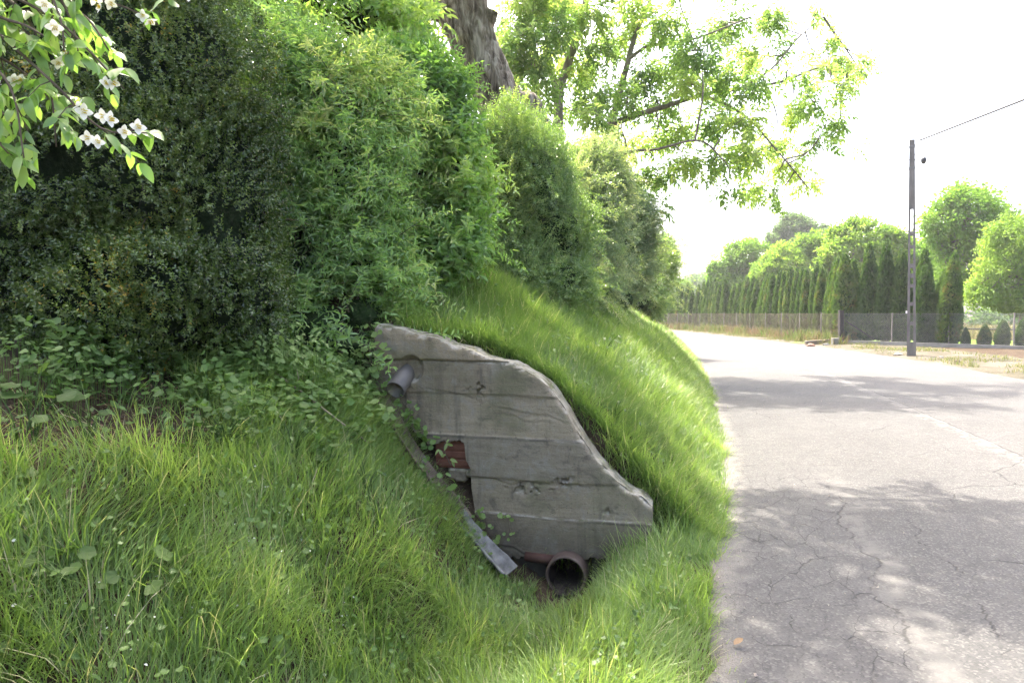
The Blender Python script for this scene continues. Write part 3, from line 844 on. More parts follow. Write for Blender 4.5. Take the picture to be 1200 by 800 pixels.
def stone(px, py, Y, r, label, group=None, M=None, zoff=0.0, seed=0):
    p = at(px, py, Y); z = max(float(gz(p[0], p[1])), .02 if zoff == 0 else -9) + zoff
    th, ph = np.meshgrid(np.linspace(0, np.pi, 9), np.linspace(0, 2 * np.pi, 14, endpoint=False), indexing='ij')
    d = np.stack([np.sin(th) * np.cos(ph), np.sin(th) * np.sin(ph), np.cos(th)], -1)
    v = d * np.array([1.25, .9, .65]) * r * (.7 + .6 * fbm(d * 1.6 + seed * 3.1, 3))[..., None]
    mb = MB(); mb.add((v + [p[0], p[1], z + r * .25]).reshape(-1, 3), grid_faces(9, 14, True)[:, ::-1], 0, .5, False)
    o = mb.build('stone', M or M_plinth, None, (p[0], p[1], z)); return tag(o, label, 'stone', group)
M_stone = solid_mat('field_stone', (.24, .20, .17), (.40, .36, .31), 9, .9, .6, .01, .2)
stone(950, 407, 32.6, .16, 'reddish stone lying at the road edge below the timber sleeper', 'stones on the far verge', seed=1, M=solid_mat('red_stone', (.24, .13, .09), (.36, .22, .17), 9, .9, .6, .01, .2))
stone(1053, 417, 25.2, .14, 'pale stone lying just left of the power pole foot', 'stones on the far verge', seed=2, M=M_stone)
stone(1122, 425, 21.6, .10, 'small dark brown stone on the verge right of the power pole', 'stones on the far verge', seed=3, M=solid_mat('brown_stone', (.07, .05, .04), (.13, .10, .08), 9, .9, .6, .01, .2))
stone(1103, 421, 23.4, .09, 'small pale lump of stone on the verge close to the pole', 'stones on the far verge', seed=4, M=M_stone)
stone(968, 404, 33.0, .13, 'grey stone leaning against the end of the timber sleeper', 'stones on the far verge', seed=5, M=M_plinth)

# ================================================================== FAR HOUSE
def house():
    p = at(812, 350, 185); b = np.array([p[0], p[1], 0])
    h = thing('house', 'distant white house with dark pitched roof behind the far end of the conifer row', 'house', b)
    M_w = solid_mat('white_render', (.66, .65, .66), (.76, .75, .76), 2, .9, .1, .005, .1)
    M_r = solid_mat('dark_roof', (.10, .085, .085), (.16, .14, .135), 3, .8, .3, .02, .2)
    M_gl = solid_mat('window_dark', (.03, .035, .045), (.05, .055, .07), 2, .15, .0, .001, .6)
    M_fr = solid_mat('window_frame_white', (.7, .7, .7), (.8, .8, .8), 2, .5, .0, .001, .3)
    X, Y, Hh, Rg = 3.6, 5.5, 5.6, 8.2
    mb = MB()
    v = [(-X, -Y, 0), (X, -Y, 0), (X, Y, 0), (-X, Y, 0), (-X, -Y, Hh), (X, -Y, Hh), (X, Y, Hh), (-X, Y, Hh), (0, -Y, Rg), (0, Y, Rg)]
    v = np.array(v) + b
    mb.add(v, [np.array([[0, 1, 5, 4], [1, 2, 6, 5], [2, 3, 7, 6], [3, 0, 4, 7]]), np.array([[4, 5, 8], [6, 7, 9]])]); sub(mb, 'wall', M_w, h, b)
    mb = MB(); sl = math.atan2(Rg - Hh, X); Lr = math.hypot(X, Rg - Hh) / 2 + .25
    for s in (-1, 1):
        ax = np.array([[math.cos(sl) * s, 0, -math.sin(sl)], [0, 1, 0], [math.sin(sl) * s, 0, math.cos(sl)]])
        c = b + np.array([s * X / 2, 0, (Hh + Rg) / 2]) + ax[2] * .12 + ax[0] * .22
        box(mb, c, (Lr, Y + .5, .09), 0, ax, 0)
    rf = sub(mb, 'roof', M_r, h, b)
    mb = MB(); box(mb, b + [-1.2, -1, 8.3], (.35, .35, 1.1), 0, None, .02); ch_ = mb.build('chimney', M_brick, rf, b); ch_.location = (0, 0, 0)
    for x, z in ((-1.6, 4.2), (1.6, 4.2), (-1.6, 1.6), (1.6, 1.6)):
        mb = MB()
        for q in ((-.55, 0, .06, .7), (.55, 0, .06, .7), (0, .7, .61, .06), (0, -.7, .61, .06)): box(mb, b + [x + q[0], -Y - .03, z + q[1]], (q[2], .05, q[3]), 0)
        w = sub(mb, 'window', M_fr, h, b); mb = MB(); box(mb, b + [x, -Y - .004, z], (.5, .02, .64), 0); g_ = mb.build('pane', M_gl, w, b); g_.location = (0, 0, 0)
house()
# ================================================================== VEGETATION TOOLS
def hit(px, py, zoff=0.0):
    """pixel -> point where that sight line meets the terrain"""
    d = ray(px, py); t = np.geomspace(.6, 90, 6000)
    p = CAM + t[:, None] * d
    b = p[:, 2] < gz(p[:, 0], p[:, 1]) + zoff
    k = np.argmax(b) if b.any() else len(t) - 1
    q = p[k].copy(); q[2] = float(gz(q[0], q[1])); return q

def frames(d, n):
    y = norm(d); x = np.cross(y, n)
    bad = np.linalg.norm(x, axis=-1) < 1e-4
    x[bad] = np.cross(y[bad], np.array([.31, .72, .62])); x = norm(x)
    return np.stack([x, y, np.cross(x, y)], -1)

def leaf2(l, w, fold=.12, droop=.15, wide=.42):      # folded kite, two triangles
    V = np.array([(0, 0, 0), (w / 2, wide * l, fold * w), (0, l, -droop * l), (-w / 2, wide * l, fold * w)])
    return V, [np.array([[0, 1, 2], [0, 2, 3]])]
def leaf6(l, w, fold=.15, droop=.2):                 # folded oval, two quads
    V = np.array([(0, 0, 0), (.40 * w, .25 * l, fold * w), (.44 * w, .6 * l, fold * w - droop * .3 * l), (0, l, -droop * l), (-.44 * w, .6 * l, fold * w - droop * .3 * l), (-.40 * w, .25 * l, fold * w)])
    return V, [np.array([[0, 1, 2, 3], [0, 3, 4, 5]])]
def leaf12(l, w, fold=.18, droop=.25, wave=.0):      # curved oval with a midrib
    ts = np.array([0, .15, .38, .62, .84, 1]); ws = np.array([.05, .36, .5, .46, .26, .0]) * w
    V, F = [], []
    for k, (t, ww) in enumerate(zip(ts, ws)):
        z = -droop * l * t * t; e = fold * ww * 2 + wave * l * (1 if k % 2 else -1)
        V += [(-ww, t * l, z + e), (0, t * l, z), (ww, t * l, z + e)]
    for k in range(5):
        a = 3 * k; F += [[a, a + 1, a + 4, a + 3], [a + 1, a + 2, a + 5, a + 4]]
    return np.array(V), [np.array(F)]
def round_leaf(lobes=5, depth=.16, cup=.12, n=25, notch=.6):   # lobed round leaf, stalk at the origin, tip along +Y, unit radius
    a = np.linspace(-np.pi * .93, np.pi * .93, n)
    r = (1 - depth * (.5 - .5 * np.cos(a * lobes / 1.86 * 1.86))) * (1 + .18 * np.cos(a)) * (1 - .25 * (np.abs(a) / np.pi) ** 4)
    rim = np.stack([np.sin(a) * r, np.cos(a) * r + .35, cup * r * r + .05 * np.cos(a * lobes * 2)], -1)
    mid = rim * .5; mid[:, 2] = cup * .15 + .03 * np.cos(a * lobes)
    V = np.vstack([[0, 0, 0], mid, rim]); j = np.arange(n - 1)
    return V, [np.stack([0 * j, 1 + j + 1, 1 + j], 1), np.stack([1 + j, 2 + j, n + 2 + j, n + 1 + j], 1)]

def combine(items):
    """items: (template, origin, dir, normal, scale) -> one template; faces keep their leaf number"""
    V, F, I, n = [], {}, {}, 0
    for k, (t, o, d, nn, s) in enumerate(items):
        Rm = frames(np.array([d], float), np.array([nn], float))[0]
        V.append(np.asarray(o) + s * t[0] @ Rm.T)
        for f in t[1]:
            F.setdefault(f.shape[1], []).append(f + n); I.setdefault(f.shape[1], []).append(np.full(len(f), k))
        n += len(t[0])
    ks = sorted(F)
    return np.vstack(V), [np.vstack(F[k]) for k in ks], [np.concatenate(I[k]) for k in ks], len(items)

def single(t): return t[0], t[1], [np.zeros(len(f), int) for f in t[1]], 1

def scatter(mb, tpl, pos, d, n, scale, rnd, mat=0, jit=.12, smooth=False):
    V, F, I, nl = tpl; pos = np.asarray(pos); N = len(pos)
    if N == 0: return
    Rm = frames(np.asarray(d, float), np.asarray(n, float)); scale = np.broadcast_to(scale, (N,))
    P = pos[:, None] + scale[:, None, None] * np.einsum('nij,kj->nki', Rm, V)
    base = (np.arange(N) * len(V))[:, None, None]
    rr = np.clip(np.broadcast_to(rnd, (N,))[:, None] + rng.normal(0, jit, (N, nl)), 0, 1)
    mb.add(P.reshape(-1, 3), [(f[None] + base).reshape(-1, f.shape[1]) for f in F], mat, [rr[:, i].ravel() for i in I], smooth)

def pair_sprig(leaf, length, pairs, lsc=(1, .7), ang=55, up=.25, twist=90, tip=True):
    it = []
    for k in range(pairs):
        t = (k + .6) / pairs; az = R(twist) * k + rng.normal(0, .25); s = lsc[0] + (lsc[1] - lsc[0]) * t
        for sg in (0, np.pi):
            a = az + sg + rng.normal(0, .2); th = R(ang + rng.normal(0, 10))
            out = np.array([math.cos(a), 0, math.sin(a)])
            d = out * math.sin(th) + np.array([0, 1, 0]) * math.cos(th)
            it.append((leaf, (0, t * length, 0), d, np.array([0, 1, 0]) * up + np.array([0, 0, 1]) * .3 + rng.normal(0, .2, 3), s * rng.uniform(.8, 1.15)))
    if tip: it.append((leaf, (0, length, 0), (0, 1, .1), (0, 0, 1), lsc[1]))
    return combine(it)

def pinnate(leaf, length, pairs, spread=65, droop=.25):
    it = []
    for k in range(pairs):
        t = .3 + .62 * k / max(1, pairs - 1)
        for sg in (-1, 1):
            th = R(spread - 12 * t + rng.normal(0, 6))
            it.append((leaf, (0, t * length, -droop * t * t * length), (sg * math.sin(th), math.cos(th), -.25), np.array([0, .1, 1]) + rng.normal(0, .15, 3), (.8 + .25 * math.sin(t * 3)) * rng.uniform(.9, 1.1)))
    it.append((leaf, (0, length, -droop * length), (0, 1, -.45), (0, .3, 1), 1.1))
    return combine(it)

def lobes_px(lst):
    """(px, py, rx px, ry px, distance, depth radius m) -> centres and radii in metres"""
    C = np.array([at(l[0], l[1], l[4]) for l in lst])
    S = np.array([(l[2] * l[4] / FPX, l[5], l[3] * l[4] / FPX) for l in lst]); return C, S

def burst(C, S, k, size=(.28, .46), keep=.90, flat=1.0):
    """break each smooth lobe up into many smaller bulges"""
    cs, ss = [C], [S * keep]
    for c, s in zip(C, S):
        d = norm(rng.normal(size=(k, 3)) * [1, 1, flat]); f = rng.uniform(*size, (k, 1))
        cs.append(c + d * s * rng.uniform(.52, .80, (k, 1))); ss.append(np.maximum(s * f, s.min() * f))
    return np.vstack(cs), np.vstack(ss)

def sample_lobes(C, S, n, lump=.28, freq=3.0, shell=(.72, 1.04), back=.35, gz_clear=.05, gap=.0, gfreq=2.2, seed=0):
    area = (S[:, 0] * S[:, 2] + S[:, 0] * S[:, 1] + S[:, 1] * S[:, 2]); k = rng.choice(len(C), int(n * 2.6), p=area / area.sum())
    d = norm(rng.normal(size=(len(k), 3)))
    q = rng.random(len(k)); r = shell[0] + (shell[1] - shell[0]) * q ** .6
    lp = 1 + lump * (fbm(C[k] * .7 + d * freq * .5 + seed * 7.7, 3) - .5) * 2
    p = C[k] + d * S[k] * (r * lp)[:, None]; nr = norm(d / S[k])
    ok = np.ones(len(k), bool)
    for j in range(len(C)):
        dist = np.linalg.norm((p - C[j]) / S[j], axis=1); ok &= (dist > .70) | (k == j)
    view = norm(CAM - p); ok &= ((nr * view).sum(1) > -.15) | (rng.random(len(k)) < back)
    ok &= p[:, 2] > gz(p[:, 0], p[:, 1]) + gz_clear
    if gap > 0: ok &= fbm(p * gfreq + 31.7 + seed, 3) > gap
    p, nr, q = p[ok][:n], nr[ok][:n], q[ok][:n]
    return p, nr, q

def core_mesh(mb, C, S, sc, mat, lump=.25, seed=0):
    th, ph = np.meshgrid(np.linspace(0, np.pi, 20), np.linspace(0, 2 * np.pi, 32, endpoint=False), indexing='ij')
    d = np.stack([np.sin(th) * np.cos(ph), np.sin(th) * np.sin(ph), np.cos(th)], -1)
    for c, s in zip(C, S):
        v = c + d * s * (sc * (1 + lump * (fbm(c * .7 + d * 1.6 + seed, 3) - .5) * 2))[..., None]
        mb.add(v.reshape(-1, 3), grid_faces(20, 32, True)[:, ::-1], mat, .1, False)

def shrub(name, label, cat, lobes, tpl, n, mats, scale=(.8, 1.25), lump=.28, outw=.8, upw=.5, drop=0.0, core=.70, core_mat=None, gap=0.0, gfreq=2.2, seed=0, group=None, stems=6, rmean=.5, back=.35, shell=(.72, 1.04), rnoise=.5, stem_mat=None, gz_clear=.02, nb=7, shoots=40, shoot_len=(.25, .6)):
    C0, S0 = lobes_px(lobes); C, S = burst(C0, S0, nb); g0 = C.mean(0); g0 = np.array([g0[0], g0[1], float(gz(g0[0], g0[1]))])
    t = thing(name, label, cat, g0, group)
    p, nr, q = sample_lobes(C, S, n, lump, 3.0, shell, back, gz_clear, gap, gfreq, seed)
    N = len(p)
    fl = np.stack([fbm(p * 2.5 + k * 19 + seed, 2) - .5 for k in range(3)], -1) * 1.3
    d = nr * outw + np.array([0, 0, upw - drop]) + fl + rng.normal(0, .35, (N, 3))
    nn = nr * .6 + np.array([0, 0, .9]) + rng.normal(0, .3, (N, 3))
    rn = np.clip(rmean + rnoise * (fbm(p * 1.7 + 5 + seed, 3) - .5) * 2 + .12 * (q - .5) + rng.normal(0, .07, N), 0, 1)
    mb = MB()
    tl = tpl if isinstance(tpl, list) else [tpl]
    ki = rng.integers(0, len(tl), N)
    for k, tp in enumerate(tl):
        m = ki == k; scatter(mb, tp, p[m], d[m], nn[m], rng.uniform(*scale, m.sum()), rn[m], 0)
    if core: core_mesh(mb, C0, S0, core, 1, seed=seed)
    fo = mb; mb = MB()
    zmin = float(np.percentile(p[:, 2], 8))
    for j in rng.choice(N, min(shoots, N), replace=False):      # long shoots that break the outline and arch over
        ln = rng.uniform(*shoot_len); h0 = p[j] - nr[j] * .08; dd = norm(nr[j] * [1, 1, .6] + [0, 0, rng.uniform(.1, .9)] + rng.normal(0, .3, 3))
        f_ = np.linspace(0, 1, 7)[:, None]; path = h0 + dd * ln * f_ + np.array([0, 0, -1.0]) * ln * rng.uniform(.15, .7) * f_ ** 2
        tube(fo, path, np.linspace(.004, .0015, 7), 5, 2)
        tg = norm(np.gradient(path, axis=0)); tp = tl[rng.integers(len(tl))]
        scatter(fo, tp, path[1:], tg[1:] + rng.normal(0, .25, (6, 3)), np.array([0, -.2, 1]) + rng.normal(0, .3, (6, 3)), rng.uniform(*scale, 6) * np.linspace(1.1, .75, 6), np.clip(rn[j] + .15 + rng.normal(0, .08, 6), 0, 1), 0)
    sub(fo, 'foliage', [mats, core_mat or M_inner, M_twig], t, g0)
    for k in range(stems):
        j = rng.integers(len(C)); b = g0 + np.array([rng.normal(0, S0[:, 0].mean() * .3), rng.normal(0, .15), 0]); b[2] = float(gz(b[0], b[1])) - .1
        e = C[j] + norm(rng.normal(size=3)) * S[j] * .7
        m = (b + e) / 2 + rng.normal(0, .12, 3); tube(mb, [b, m, e], [.03, .02, .008], 6, step=.15)
    sub(mb, 'stems', stem_mat or M_twig, t, g0)
    return t

# ---- plant materials (face attribute rnd picks the leaf's own colour)
M_inner = solid_mat('inner_shade', (.020, .036, .014), (.045, .070, .028), 9, .95, .8, .04, .05)  # dark solid core painted as shade between leaves; also stops light leaking through
M_twig = solid_mat('twig_bark', (.06, .045, .03), (.14, .11, .08), 12, .9, .5, .006, .2)
M_box = leaf_mat('box_leaf', [(0, (0.038, 0.065, 0.018)), (.5, (0.093, 0.147, 0.036)), (.85, (0.185, 0.247, 0.061)), (1, (0.443, 0.303, 0.045))], .25, .24, .9)
M_priv = leaf_mat('privet_leaf', [(0, (0.125, 0.198, 0.096)), (.5, (0.270, 0.402, 0.157)), (1, (0.500, 0.500, 0.241))], .42, .26, .9)
M_bright = leaf_mat('young_leaf', [(0, (0.087, 0.162, 0.064)), (.5, (0.206, 0.334, 0.108)), (1, (0.381, 0.463, 0.170))], .48, .32, .7)
M_dark = leaf_mat('dark_hedge_leaf', [(0, (0.108, 0.168, 0.075)), (.5, (0.213, 0.308, 0.124)), (1, (0.439, 0.491, 0.184))], .34, .27, .85)
M_silver = leaf_mat('pale_hedge_leaf', [(0, (0.108, 0.167, 0.100)), (.5, (0.229, 0.289, 0.172)), (1, (0.458, 0.450, 0.286))], .40, .28, .85)
M_walnut = leaf_mat('walnut_leaf', [(0, (0.083, 0.157, 0.058)), (.5, (0.165, 0.273, 0.085)), (1, (0.330, 0.420, 0.143))], .66, .34, .5, (1.8, 1.75, 1.1))
M_bgleaf = leaf_mat('far_leaf', [(0, (0.082, 0.161, 0.042)), (.5, (0.154, 0.264, 0.060)), (1, (0.274, 0.373, 0.095))], .42, .6, .2)
M_bgdark = leaf_mat('far_leaf_greyish', [(0, (0.071, 0.119, 0.071)), (.5, (0.119, 0.182, 0.103)), (1, (0.174, 0.238, 0.134))], .4, .6, .2)
M_bgyel = leaf_mat('far_leaf_yellowish', [(0, (0.109, 0.189, 0.052)), (.5, (0.190, 0.282, 0.072)), (1, (0.305, 0.377, 0.114))], .45, .6, .2)
M_thuja = leaf_mat('thuja_spray', [(0, (0.039, 0.078, 0.029)), (.5, (0.076, 0.131, 0.044)), (.85, (0.131, 0.188, 0.060)), (1, (0.225, 0.176, 0.085))], .34, .6, .2)
M_grass = leaf_mat('grass_blade', [(0, (0.109, 0.178, 0.056)), (.4, (0.177, 0.272, 0.082)), (.78, (0.269, 0.362, 0.118)), (.9, (0.365, 0.399, 0.174)), (1, (0.500, 0.430, 0.348))], .50, .36, .45, (1.5, 1.55, .8))
M_dry = leaf_mat('dry_grass_blade', [(0, (.10, .15, .04)), (.5, (.20, .19, .09)), (1, (.30, .26, .17))], .4, .7, .1, (1.2, 1.2, 1))
M_weed = leaf_mat('weed_leaf', [(0, (.038, .075, .022)), (.5, (.075, .130, .036)), (1, (.14, .19, .07))], .40, .5, .25)
M_ivy = leaf_mat('cover_leaf', [(0, (0.056, 0.106, 0.026)), (.5, (0.119, 0.206, 0.055)), (1, (0.237, 0.312, 0.117))], .40, .42, .4)
M_petal = leaf_mat('white_petal', [(0, (.70, .70, .62)), (1, (.86, .86, .82))], .35, .5, .2, (1.05, 1.05, 1))
M_yellow = leaf_mat('yellow_petal', [(0, (.65, .50, .02)), (1, (.80, .66, .04))], .3, .5, .2, (1.1, 1.1, 1))

def bark_mat():
    m, nt, out = new_mat('furrowed_bark'); g = NT(nt)
    tc = g.n('ShaderNodeTexCoord').outputs['Object']
    n = g.noise(g.scalev(tc, (1, 1, .22)), 11, 6, .65, .6); b = g.noise(tc, 1.6, 3, .5)
    col = g.ramp(n, [(.36, (.045, .034, .026)), (.5, (.20, .165, .135)), (.64, (.46, .41, .36))])
    col = g.mix(g.maprange(b, .45, .7, 0, .4), col, (.12, .115, .07))
    pb = g.n('ShaderNodeBsdfPrincipled', i_Roughness=.9); g.l(col, pb.inputs['Base Color']); pb.inputs['Specular IOR Level'].default_value = .2
    g.l(g.bump(n, .9, .05), pb.inputs['Normal']); g.l(pb.outputs[0], out.inputs[0]); return m
M_bark = bark_mat()
M_bark2 = solid_mat('smooth_bark', (.12, .098, .08), (.27, .23, .195), 9, .9, .6, .012, .2, stretch=(1, 1, .3))

M_inbox = solid_mat('box_inner_shade', (.008, .014, .006), (.022, .034, .015), 30, .95, .8, .03, .05)  # darker core colour, painted as the shade deep inside the box shrub
# ================================================================== HEDGE SHRUBS
def lob(*a): return a
tp_box = [pair_sprig(leaf2(.024, .0135, .18, .1), .085, 6, (1, .8), 52) for _ in range(4)]
shrub('box_shrub', 'large dark green box shrub with tiny glossy leaves on the left above the bare soil', 'shrub',
      [(150, 150, 185, 190, 4.7, .75), (40, 270, 170, 190, 4.5, .75), (235, 240, 105, 170, 4.75, .65), (150, 350, 150, 110, 4.45, .6), (265, 340, 70, 110, 4.6, .5), (90, 20, 180, 130, 4.9, .8), (-120, 220, 170, 230, 4.4, .8), (60, 420, 110, 50, 4.3, .4)],
      tp_box, 27000, M_box, (.8, 1.3), .30, .8, .55, core=.72, seed=1, rmean=.46, core_mat=M_inbox, gap=.35, gfreq=3.0, stems=14, rnoise=.45, shoots=160, shoot_len=(.12, .30))

tp_priv = [pair_sprig(leaf6(.066, .021, .15, .35), .20, 5, (1, .7), 60, up=.5) for _ in range(4)]
shrub('privet_shrub', 'broad light green shrub with narrow arching leaves beside the dark box shrub', 'shrub',
      [(385, 220, 95, 130, 6.1, .8), (330, 150, 90, 110, 6.0, .8), (425, 155, 75, 80, 6.3, .8), (350, 310, 80, 100, 5.7, .6), (420, 320, 60, 80, 5.8, .5), (310, 90, 70, 60, 6.0, .8), (360, 380, 70, 40, 5.4, .4), (430, 370, 40, 30, 5.5, .35), (440, 350, 40, 45, 5.7, .3), (395, 405, 50, 26, 5.25, .3), (300, 400, 60, 40, 5.2, .35)],
      tp_priv, 11500, M_priv, (.75, 1.35), .44, .75, .45, drop=.25, core=.66, seed=2, rmean=.5, gap=.37, gfreq=2.6, stems=16, nb=9, shoots=200, shoot_len=(.25, .8))

tp_ash = [pair_sprig(leaf6(.095, .046, .14, .35), .22, 4, (1, .7), 64, up=.9, twist=60) for _ in range(5)]
shrub('elder_shrub', 'bright fresh green leafy shrub directly below the thick leaning tree trunk', 'shrub',
      [(490, 200, 60, 105, 6.9, .6), (500, 120, 40, 50, 7.0, .5), (465, 120, 50, 55, 6.9, .6), (505, 275, 52, 55, 6.7, .45), (540, 215, 26, 70, 6.7, .4), (520, 300, 40, 24, 6.5, .4)],
      tp_ash, 3300, M_bright, (.7, 1.2), .34, .8, .35, drop=.15, core=.62, seed=3, rmean=.55, gap=.36, gfreq=2.4, stems=10)

tp_dark = [pair_sprig(leaf2(.036, .014, .15, .15), .15, 8, (1, .7), 55) for _ in range(3)]
shrub('dark_hedge_bush', 'dark green dense bush rising in front of the burl of the old trunk', 'shrub',
      [(612, 235, 62, 90, 9.0, .9), (590, 190, 40, 60, 9.0, .7), (640, 275, 50, 60, 9.2, .8), (590, 285, 45, 45, 8.7, .6), (560, 310, 40, 24, 8.3, .5), (600, 318, 46, 26, 8.5, .6), (645, 325, 46, 26, 8.9, .6), (668, 338, 30, 20, 9.5, .5), (640, 342, 36, 16, 9.0, .5)],
      tp_dark, 10500, M_dark, (.9, 1.6), .46, .8, .5, core=.70, seed=4, rmean=.5, gap=.31, gfreq=2.0, stems=10, nb=10, shoots=170, shoot_len=(.2, .7))

tp_sil = [pair_sprig(leaf2(.05, .02, .15, .2), .20, 7, (1, .7), 55) for _ in range(3)]
shrub('pale_hedge_bush', 'pale grey-green bush with sunlit upper edge next to the dark bush', 'shrub',
      [(680, 265, 48, 75, 12.0, 1.1), (700, 220, 34, 45, 12.4, 1.0), (665, 300, 40, 40, 11.6, .9), (655, 230, 30, 50, 11.6, .9), (660, 335, 36, 20, 11, .7), (695, 338, 34, 22, 11.6, .8)],
      tp_sil, 8500, M_silver, (.9, 1.6), .46, .8, .5, core=.62, seed=5, rmean=.56, gap=.37, nb=10, shoots=170, shoot_len=(.3, .9), gfreq=1.8, group='pale bushes along the bank', stems=8)
shrub('pale_hedge_bush', 'pale grey-green bush farther along the bank under the overhanging walnut branches', 'shrub',
      [(722, 300, 36, 60, 17.0, 1.3), (735, 270, 26, 40, 17.3, 1.1), (705, 325, 28, 30, 16.2, 1.0), (725, 350, 26, 18, 16.5, 1.0)],
      tp_sil, 5600, M_silver, (1.1, 1.7), .46, .8, .5, core=.62, seed=6, rmean=.54, gap=.37, nb=10, shoots=120, shoot_len=(.4, 1.1), gfreq=1.5, group='pale bushes along the bank', stems=8)
shrub('round_bush', 'dark blue-green bush at the far end of the bank just before the road bends away', 'shrub',
      [(762, 325, 26, 40, 25, 1.4), (775, 305, 14, 22, 25.5, 1.0), (750, 345, 20, 28, 24, 1.0), (765, 355, 12, 20, 24.5, .8)],
      tp_sil, 4200, M_dark, (1.4, 2.1), .46, .8, .5, core=.62, seed=7, rmean=.6, gap=.37, nb=10, shoots=90, shoot_len=(.5, 1.3), gfreq=1.2, stems=6)
# the hedge continues behind, on the bank's crest
shrub('tall_hazel_shrub', 'tall loose light green shrub showing above the hedge at the top left', 'shrub',
      [(330, 10, 110, 70, 7.6, 1.0), (430, 20, 70, 55, 7.8, .9), (240, -40, 120, 90, 7.6, 1.0), (480, 70, 40, 40, 7.6, .6)],
      [pair_sprig(leaf6(.09, .05, .12, .3), .25, 4, (1, .8), 62, up=.1) for _ in range(3)], 1900, M_bright, (.8, 1.2), .34, .7, .3, drop=.3, core=.5, seed=8, rmean=.6, gap=.47, gfreq=1.8, stems=10)

# ================================================================== MOCK ORANGE in the near top left
def mock_orange():
    base = np.array([-3.0, 2.3, float(gz(-3.0, 2.3))])
    t = thing('mock_orange', 'flowering branches with white four-petalled blossoms hanging into the top left corner', 'flowering shrub', base)
    P = lambda px, py, d: at(px, py, d)
    br = [[(-260, -140, 2.5), (-120, -60, 2.3), (-30, 15, 2.15), (60, 95, 2.05), (118, 150, 2.0), (172, 156, 1.98)],
          [(-260, -140, 2.5), (-100, -130, 2.3), (20, -70, 2.15), (95, -10, 2.1), (150, 10, 2.1), (186, 30, 2.08)],
          [(-260, -140, 2.5), (-180, 10, 2.3), (-80, 70, 2.15), (-10, 120, 2.1), (30, 165, 2.05)],
          [(-120, -60, 2.3), (-20, -20, 2.2), (60, 20, 2.1), (105, 60, 2.05), (145, 104, 2.02)],
          [(20, -70, 2.15), (60, -20, 2.2), (85, 30, 2.2), (92, 72, 2.18)],
          [(-80, 70, 2.15), (-20, 60, 2.2), (40, 95, 2.2), (70, 140, 2.15)],
          [(-100, -130, 2.3), (80, -110, 2.3), (190, -60, 2.3), (240, -15, 2.3)],
          [(-180, 10, 2.3), (-150, 120, 2.2), (-90, 190, 2.1)],
          [(-120, -60, 2.3), (-60, 10, 2.1), (-20, 60, 2.0), (15, 110, 1.95), (28, 185, 1.92)],
          [(-100, -130, 2.3), (-20, -90, 2.1), (40, -40, 2.0), (70, 20, 1.98), (75, 60, 1.96)],
          [(20, -70, 2.15), (70, -60, 2.1), (120, -30, 2.05), (160, -5, 2.05), (200, -12, 2.05)],
          [(-80, 70, 2.15), (-40, 100, 2.0), (-15, 150, 1.95), (10, 180, 1.95)],
          [(-60, -30, 2.3), (10, 0, 2.2), (45, 45, 2.15), (60, 110, 2.1), (66, 172, 2.08)],
          [(-30, -90, 2.3), (30, -30, 2.3), (100, 20, 2.25), (128, 60, 2.2)],
          [(-60, -10, 2.2), (0, 20, 2.1), (30, 30, 2.05), (60, 48, 2.03)]]
    mb = MB(); stem_pts = []
    for b in br:
        q, r = resample([P(*p) for p in b], np.linspace(.007, .0022, len(b)), .03); tube(mb, q, r, 6); stem_pts.append(q)
    root, r = resample([base + [0, 0, -.1], base + [-.25, .1, .9], base + [-.2, .15, 1.6], P(-260, -140, 2.5)], [.02, .016, .012, .008], .05); tube(mb, root, r, 7)
    lf = [single(leaf12(.062, .030, .16, .3, .004)), single(leaf12(.055, .028, .22, .1, .003)), single(leaf12(.066, .034, .1, .45, .004))]
    L = MB(); F = []
    for q in stem_pts:
        # side twigs
        for k in range(3, len(q) - 1, 3):
            tw = norm(q[min(k + 2, len(q) - 1)] - q[k - 1]); side = norm(np.cross(tw, rng.normal(size=3)))
            ln = rng.uniform(.05, .16); e = q[k] + side * ln * .8 + tw * ln * .5 + [0, 0, -.02]
            tube(mb, [q[k], (q[k] + e) / 2 + [0, 0, .01], e], [.002, .0016, .0011], 5)
            for f in np.linspace(.25, 1, 4):
                o = q[k] + (e - q[k]) * f; dd = norm(e - q[k])
                for sg in (-1, 1):
                    sd = norm(np.cross(dd, [0, 0, 1.0]) * sg + dd * .5 + rng.normal(0, .3, 3)) + np.array([0, 0, -.35])
                    scatter(L, lf[rng.integers(3)], [o], [sd], [np.array([0, -.35, 1]) + rng.normal(0, .35, 3)], rng.uniform(.6, 1.1), rng.uniform(.2, .9), 0, .05, True)
            if k > len(q) * .35 and rng.random() < .10: F.append(e)
    sub(L, 'foliage', M_bright, t, base); sub(mb, 'branches', M_twig, t, base)
    # one flower mesh, shared
    fb = MB(); pv, pf = leaf12(.020, .0145, .10, -.10); pv = pv.copy()
    pet = combine([((pv, pf), (0, 0, 0), (math.cos(a), math.sin(a), .25), (-math.cos(a) * .2, -math.sin(a) * .2, 1), 1) for a in np.arange(4) * np.pi / 2])
    scatter(fb, pet, [np.zeros(3)], [(0, 1, 0)], [(0, 0, 1)], 1, .8, 0, .1, True)
    for k in range(14):
        a = rng.uniform(0, 6.28); rr = rng.uniform(.001, .005)
        v = np.array([rr * math.cos(a), rr * math.sin(a), .002]); tube(fb, [v, v * np.array([1.5, 1.5, 1]) + [0, 0, .008]], [.0005, .0009], 4, 1)
    spots = [(186, 32), (178, 28), (140, 12), (130, 18), (122, 6), (86, 44), (78, 40), (88, 76), (80, 80), (92, 68), (36, 98), (28, 100), (106, 130), (110, 137), (143, 103), (135, 105), (116, 167), (126, 172), (133, 142), (140, 146), (156, 160), (172, 155), (228, 4), (66, 14)]
